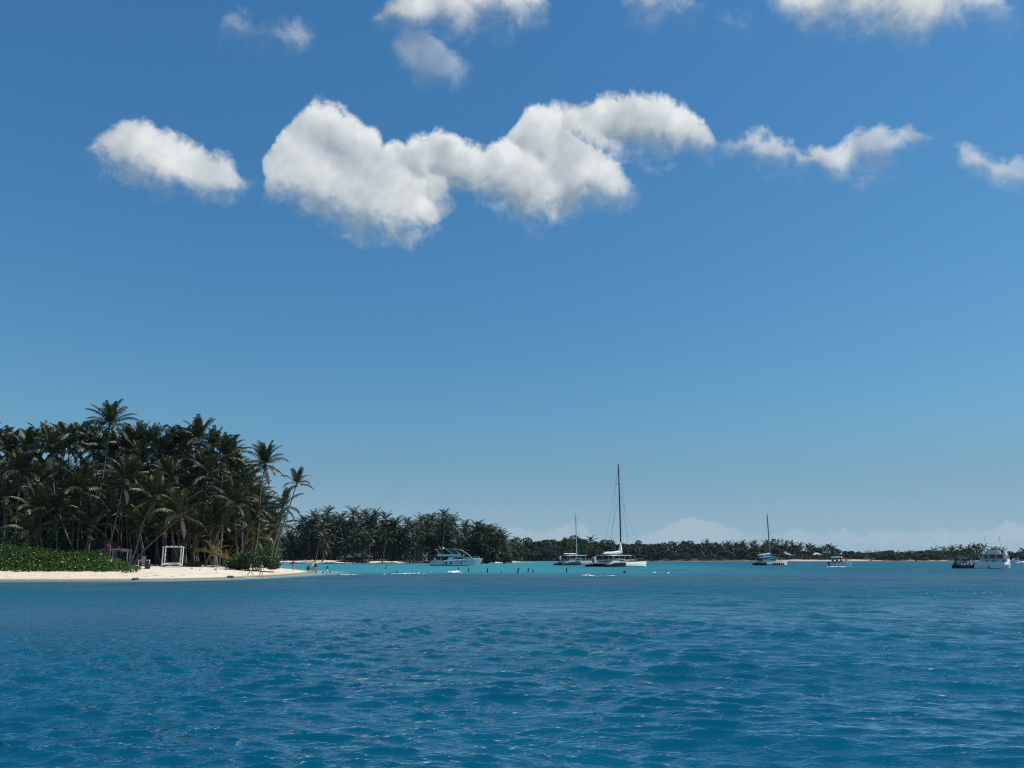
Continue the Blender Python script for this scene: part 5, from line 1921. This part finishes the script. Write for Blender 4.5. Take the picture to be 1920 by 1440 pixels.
# open launch full of people
def launch(label, px, py, heading, L, beam, canopy, hullm, seats, plabel, group, seed, name='passenger_boat', canm=M_CANVAS):
    q = on_level(px, py)
    o = root(name, label, 'boat', (q.x, q.y, 0), heading)
    mb = MB()
    hull_geo(mb, L, beam, .75, 1.15, .35, 0, 0, .82, 12, .62, None, .92, 0, .07)
    h = mb.build('hull', hullm, o)
    mb = MB()
    hull_geo(mb, L * .99, beam * .84, .13, .15, .37, .02, 0, .985, 12, .62, None, .92, 0, .0)
    mb.build('waterline_stripe', M_NAVY, h)
    MB().box((L * .42, 0, .80), (L * .7, beam * .86, .06)).build('deck', M_WHITEW, o)
    for k in range(4):
        MB().box((L * (.14 + .17 * k), 0, 1.02), (.35, beam * .78, .4)).build('bench', M_WHITEW, o)
    MB().box((L * .62, 0, 1.2), (.6, .7, .9), taper=.85).build('console', M_GEL, o)
    MB().prism([(-.55, 0), (.55, 0), (.45, .45), (-.45, .45)], (0, 1, 0), (-.3, 0, 1), (L * .66, 0, 1.62), (.03, 0, 0)).build('windscreen', M_GLASS, o)
    if canopy:
        x0, x1, z = canopy
        for fx in (.02, .5, .98):
            for s in (-1, 1):
                MB().tube([(x0 + (x1 - x0) * fx, s * beam * .42, .8), (x0 + (x1 - x0) * fx, s * beam * .40, z)], .035, 5).build('canopy_post', M_STEEL, o)
        MB().loft([[(x0 + (x1 - x0) * t, y * beam * .46, z + .09 * math.sin(math.pi * t) + .1 * (1 - y * y)) for y in (-1, -.5, 0, .5, 1)] + [(x0 + (x1 - x0) * t, y * beam * .46, z - .04 + .09 * math.sin(math.pi * t) + .1 * (1 - y * y)) for y in (1, .5, 0, -.5, -1)] for t in (0, .25, .5, .75, 1)], True).build('canopy', canm, o)
    mo = MB()
    mo.box((-.25, 0, 1.0), (.5, .42, .55), taper=.75).box((-.2, 0, .4), (.24, .16, .9)).build('outboard_motor', M_BLACK, o)
    rail(o, [(L * .7, -beam * .38, 1.02), (L * .86, -beam * .24, 1.1), (L * 1.0, 0, 1.16), (L * .86, beam * .24, 1.1), (L * .7, beam * .38, 1.02)], .4, 7, mid=False)
    people_on((q.x, q.y, 0), heading, [(x, y, z, p) for x, y, z, p in seats], plabel, group, seed)
    return o


seats_ = [(L_ * 1.0, s_, 1.22, 'sit') for L_ in (.7, 1.75, 2.7) for s_ in (-.6, .25)]
launch('small white launch with passengers under way near the far beach', 1556, 1062.6, R(-12), 5.0, 2.1, (.5, 3.2, 2.3), M_GEL, seats_ + [(4.0, .1, .83, 'stand')], 'passenger on the small white launch near the far beach', 'passengers on the small white launch', 14, canm=M_WHITE)
seats_ = [(x_, y_, 1.22, 'sit') for x_ in (.9, 2.1, 3.3) for y_ in (-.8, -.1, .6)]
launch('dark-hulled open boat crowded with passengers beside the power catamaran', 1793, 1066, R(22), 5.4, 2.4, (.4, 4.0, 2.2), M_NAVY, seats_, 'passenger on the crowded dark boat', 'passengers on the crowded dark boat', 15, canm=M_BLACK)


# power catamaran seen from its stern quarter
def power_cat():
    q = on_level(1840, 1066)
    H = R(54)
    L, bm_ = 11.0, 5.6
    starb = Vector((math.sin(H), -math.cos(H), 0))
    loc = Vector((q.x, q.y, 0)) + starb * (bm_ / 2 - .4)
    o = root('power_catamaran', 'white power catamaran with a flybridge at the right edge', 'boat', loc, H)
    for s in (-1, 1):
        mb = MB()
        hull_geo(mb, L, 1.7, 1.35, 2.2, .4, 0, s * (bm_ / 2 - .85), .8, 12, .6, None, 1.0, .35, .05)
        h = mb.build('hull', M_GEL, o)
        mb = MB()
        hull_geo(mb, L * .99, 1.7 * .83, .16, .2, .42, .02, s * (bm_ / 2 - .85), .985, 12, .6, None, 1.0, 0, 0)
        mb.build('waterline_stripe', M_NAVY, h)
        MB().box((.25, s * (bm_ / 2 - .85), .5), (.7, 1.3, .1)).build('boarding_step', M_GEL, h)
    MB().box((L * .46, 0, 1.25), (L * .84, bm_ - 1.2, .42)).build('bridge_deck', M_GEL, o)
    MB().box((.75, 0, 1.75), (.12, bm_ - .5, .75)).build('stern_bulwark', M_WHITEW, o)  # greyer white puts the stern's shade into the colour
    for k, y in enumerate((-1.9, -.35, .2, 1.2)):
        fender(o, .66, y, 1.45, .8, M_NAVY)
    prof = [(2.6, 1.4), (2.6, 3.1), (6.6, 3.1), (8.6, 1.9), (8.6, 1.4)]
    mb = MB()
    mb.loft([[(x, y, z) for x, z in prof] for y in (-2.3, -2.15, 2.15, 2.3)], True)
    dh = mb.build('deck_house', M_WHITEW, o)  # same greyed white, painting in shade on the aft house
    for y in (-1.15, 0.25):
        MB().box((2.58, y, 2.35), (.06, 1.15, 1.05)).build('aft_door', M_GLASS, dh)
    MB().box((2.58, 1.55, 2.45), (.06, .7, .7)).build('aft_window', M_GLASS, dh)
    for s in (-1, 1):
        MB().box((5.0, s * 2.3, 2.45), (3.4, .06, .6)).build('side_window', M_GLASS, dh)
    MB().box((4.2, 0, 3.18), (5.4, 4.7, .14)).build('flybridge_floor', M_GEL, o)
    for s in (-1, 1):
        MB().prism([(1.9, 3.25), (2.1, 3.55), (6.4, 3.8), (7.0, 3.25)], (1, 0, 0), (0, 0, 1), (0, s * 2.2, 0), (0, .08, 0)).build('coaming', M_WHITEW, o)
    MB().box((5.6, 0, 3.65), (.6, 2.2, .8), taper=.85).build('helm_console', M_GEL, o)
    MB().box((3.6, 0, 3.55), (.6, 2.6, .6)).build('helm_seat', M_CUSH, o)
    for s in (-1, 1):
        MB().tube([(2.6, s * 2.0, 3.2), (3.2, s * 1.8, 4.55)], .05, 6).build('hardtop_pillar', M_WHITE, o)
        MB().tube([(6.9, s * 2.1, 3.2), (5.8, s * 1.8, 4.55)], .06, 6).build('hardtop_pillar', M_WHITE, o)
    MB().box((4.4, 0, 4.6), (3.4, 3.9, .1), taper=.95).build('hardtop', M_GEL, o)
    MB().ball((4.6, .2, 4.85), (.35, .35, .2), 10, 6).build('radar_dome', M_WHITE, o)
    for y in (-1.4, 1.5):
        MB().tube([(4.0, y, 4.6), (3.8, y, 7.0)], .022, 4).build('antenna', M_WIRE, o)
    rail(o, [(.9, -2.6, 2.1), (5, -2.7, 2.0), (9.6, -2.3, 2.3)], .7, 8)
    rail(o, [(.9, 2.6, 2.1), (5, 2.7, 2.0), (9.6, 2.3, 2.3)], .7, 8)
    return o


power_cat()


# small speedboat far off at the right edge, with its wake
def speedboat():
    q = on_level(1893, 1055.5)
    o = root('speedboat', 'small white speedboat trailing a wake near the far right shore', 'boat', (q.x, q.y, 0), R(170))
    o.location.x += 5.5
    mb = MB()
    hull_geo(mb, 5.6, 2.0, .75, 1.05, .3, 0, 0, .8, 10, .6, None, .95, 0, .08)
    mb.build('hull', M_GEL, o)
    MB().loft([[(x, y, z) for x, z in ((1.6, .8), (2.2, 1.7), (3.4, 1.7), (4.2, .9))] for y in (-.75, .75)], True).build('cabin', M_GEL, o)
    for s in (-1, 1):
        MB().box((2.8, s * .76, 1.35), (1.0, .04, .35)).build('cabin_window', M_GLASS, o)
    MB().tube([(2.0, 0, 1.7), (1.8, 0, 2.6)], .03, 4).build('antenna', M_WHITE, o)
    MB().box((-.2, 0, .7), (.4, .4, .6), taper=.8).build('outboard_motor', M_BLACK, o)


speedboat()

# ------------------------------------------------------------------ breaking wavelets and wakes
fm = bpy.data.materials.new('sea_foam')
fm.use_nodes = True
ft = NT(fm.node_tree)
fp = ft.n['Principled BSDF']
fp.inputs['Base Color'].default_value = (.74, .78, .78, 1)
fp.inputs['Roughness'].default_value = 0.9
fp.inputs['Specular IOR Level'].default_value = 0.2
ftr = ft.new('ShaderNodeBsdfTransparent')
fmx = ft.new('ShaderNodeMixShader')
fa = ft.new('ShaderNodeAttribute', attribute_name='cover')
ftc = ft.new('ShaderNodeTexCoord')
fn = ft.noise(ft.vm('MULTIPLY', ftc.outputs['Object'], (1, 1, 2)), 2.2, 5, 0.7)
ff = ft.smooth(ft.m('ADD', fa.outputs['Fac'], ft.m('MULTIPLY', ft.m('SUBTRACT', fn, .5), 2.6)), 0.35, 0.65)
ft.l.new(ff, fmx.inputs[0])
ft.l.new(ftr.outputs[0], fmx.inputs[1])
ft.l.new(fp.outputs[0], fmx.inputs[2])
ft.l.new(fmx.outputs[0], ft.n['Material Output'].inputs['Surface'])


def foam(px0, px1, py, h, depth, label, seed, dens=.6):
    """a low broken crest between two picture columns"""
    a, b = on_level(px0, py), on_level(px1, py)
    L = (b - a).length
    nx, ny = max(24, int(L * 6)), 14
    r = np.random.default_rng(seed)
    u = np.linspace(0, 1, nx)
    v = np.linspace(-1, 1, ny)
    U, V_ = np.meshgrid(u, v)
    env = np.sin(np.pi * U) ** .6
    wob = (vnoise(U * L, V_ * 0, 1.8, seed) - .5) * 1.4
    X = (U - .5) * L
    Y = V_ * depth / 2 * (0.35 + .65 * env) + wob
    Z = np.maximum(0, 1 - V_ ** 2) * env * h * (.35 + 1.1 * vnoise(X, Y, .7, seed + 1)) + .03
    me = np_mesh('sea_foam', np.stack([X.ravel(), Y.ravel(), Z.ravel()], 1), grid_faces(ny, nx), fm)
    at = me.attributes.new('cover', 'FLOAT', 'POINT')
    at.data.foreach_set('value', (env * (1 - np.abs(V_) ** 1.5) * (dens + .35)).ravel().astype(np.float32))
    o = link(bpy.data.objects.new('sea_foam', me))
    o.location = (a + b) / 2
    tag(o, label, 'foam', kind='stuff')


foam(832, 868, 1075.5, .45, 3.2, 'bright breaking wavelet below the yacht bow', 1, .62)
foam(705, 812, 1078, .30, 3.0, 'long pale line of surf beyond the sand spit', 2, .30)
foam(600, 700, 1079, .12, 3.5, 'thin milky wash running off the sand tip', 3, .14)
foam(1086, 1122, 1081.5, .22, 2.0, 'breaking wavelet in front of the large catamaran', 4, .5)
foam(1120, 1160, 1080, .1, 1.5, 'thin streak of foam right of the breaking wavelet', 5, .28)
foam(1220, 1232, 1075, .2, 1.4, 'small whitecap near the fair swimmer', 6, .55)
foam(1545, 1598, 1063.8, .25, 1.6, 'white wash along the small launch', 7, .6)
foam(1900, 1990, 1056.4, .8, 3.0, 'white wake behind the far speedboat', 8, .9)
foam(912, 946, 1057.4, .5, 2.5, 'white surf at the foot of the headland', 9, .5)
foam(430, 520, 1084.8, .06, 1.6, 'thin swash along the lower sand', 10, .3)


# ------------------------------------------------------------------ sea air: one even, thin haze round the whole place
HAZE = 0.00006
if HAZE:
    hm = bpy.data.materials.new('haze')
    hm.use_nodes = True
    ht_ = NT(hm.node_tree)
    for nd in list(ht_.n):
        ht_.n.remove(nd)
    ho_ = ht_.new('ShaderNodeOutputMaterial')
    hv_ = ht_.new('ShaderNodeVolumePrincipled')
    hv_.inputs['Color'].default_value = (.60, .80, 1.0, 1)
    hv_.inputs['Density'].default_value = HAZE
    hv_.inputs['Anisotropy'].default_value = 0.3
    ht_.l.new(hv_.outputs[0], ho_.inputs['Volume'])
    mb_ = MB()
    mb_.box((60, 300, 10.5), (900, 680, 45))
    hz_ = mb_.build('haze', hm)
    tag(hz_, 'thin bright sea haze over the whole bay', 'haze', kind='stuff')
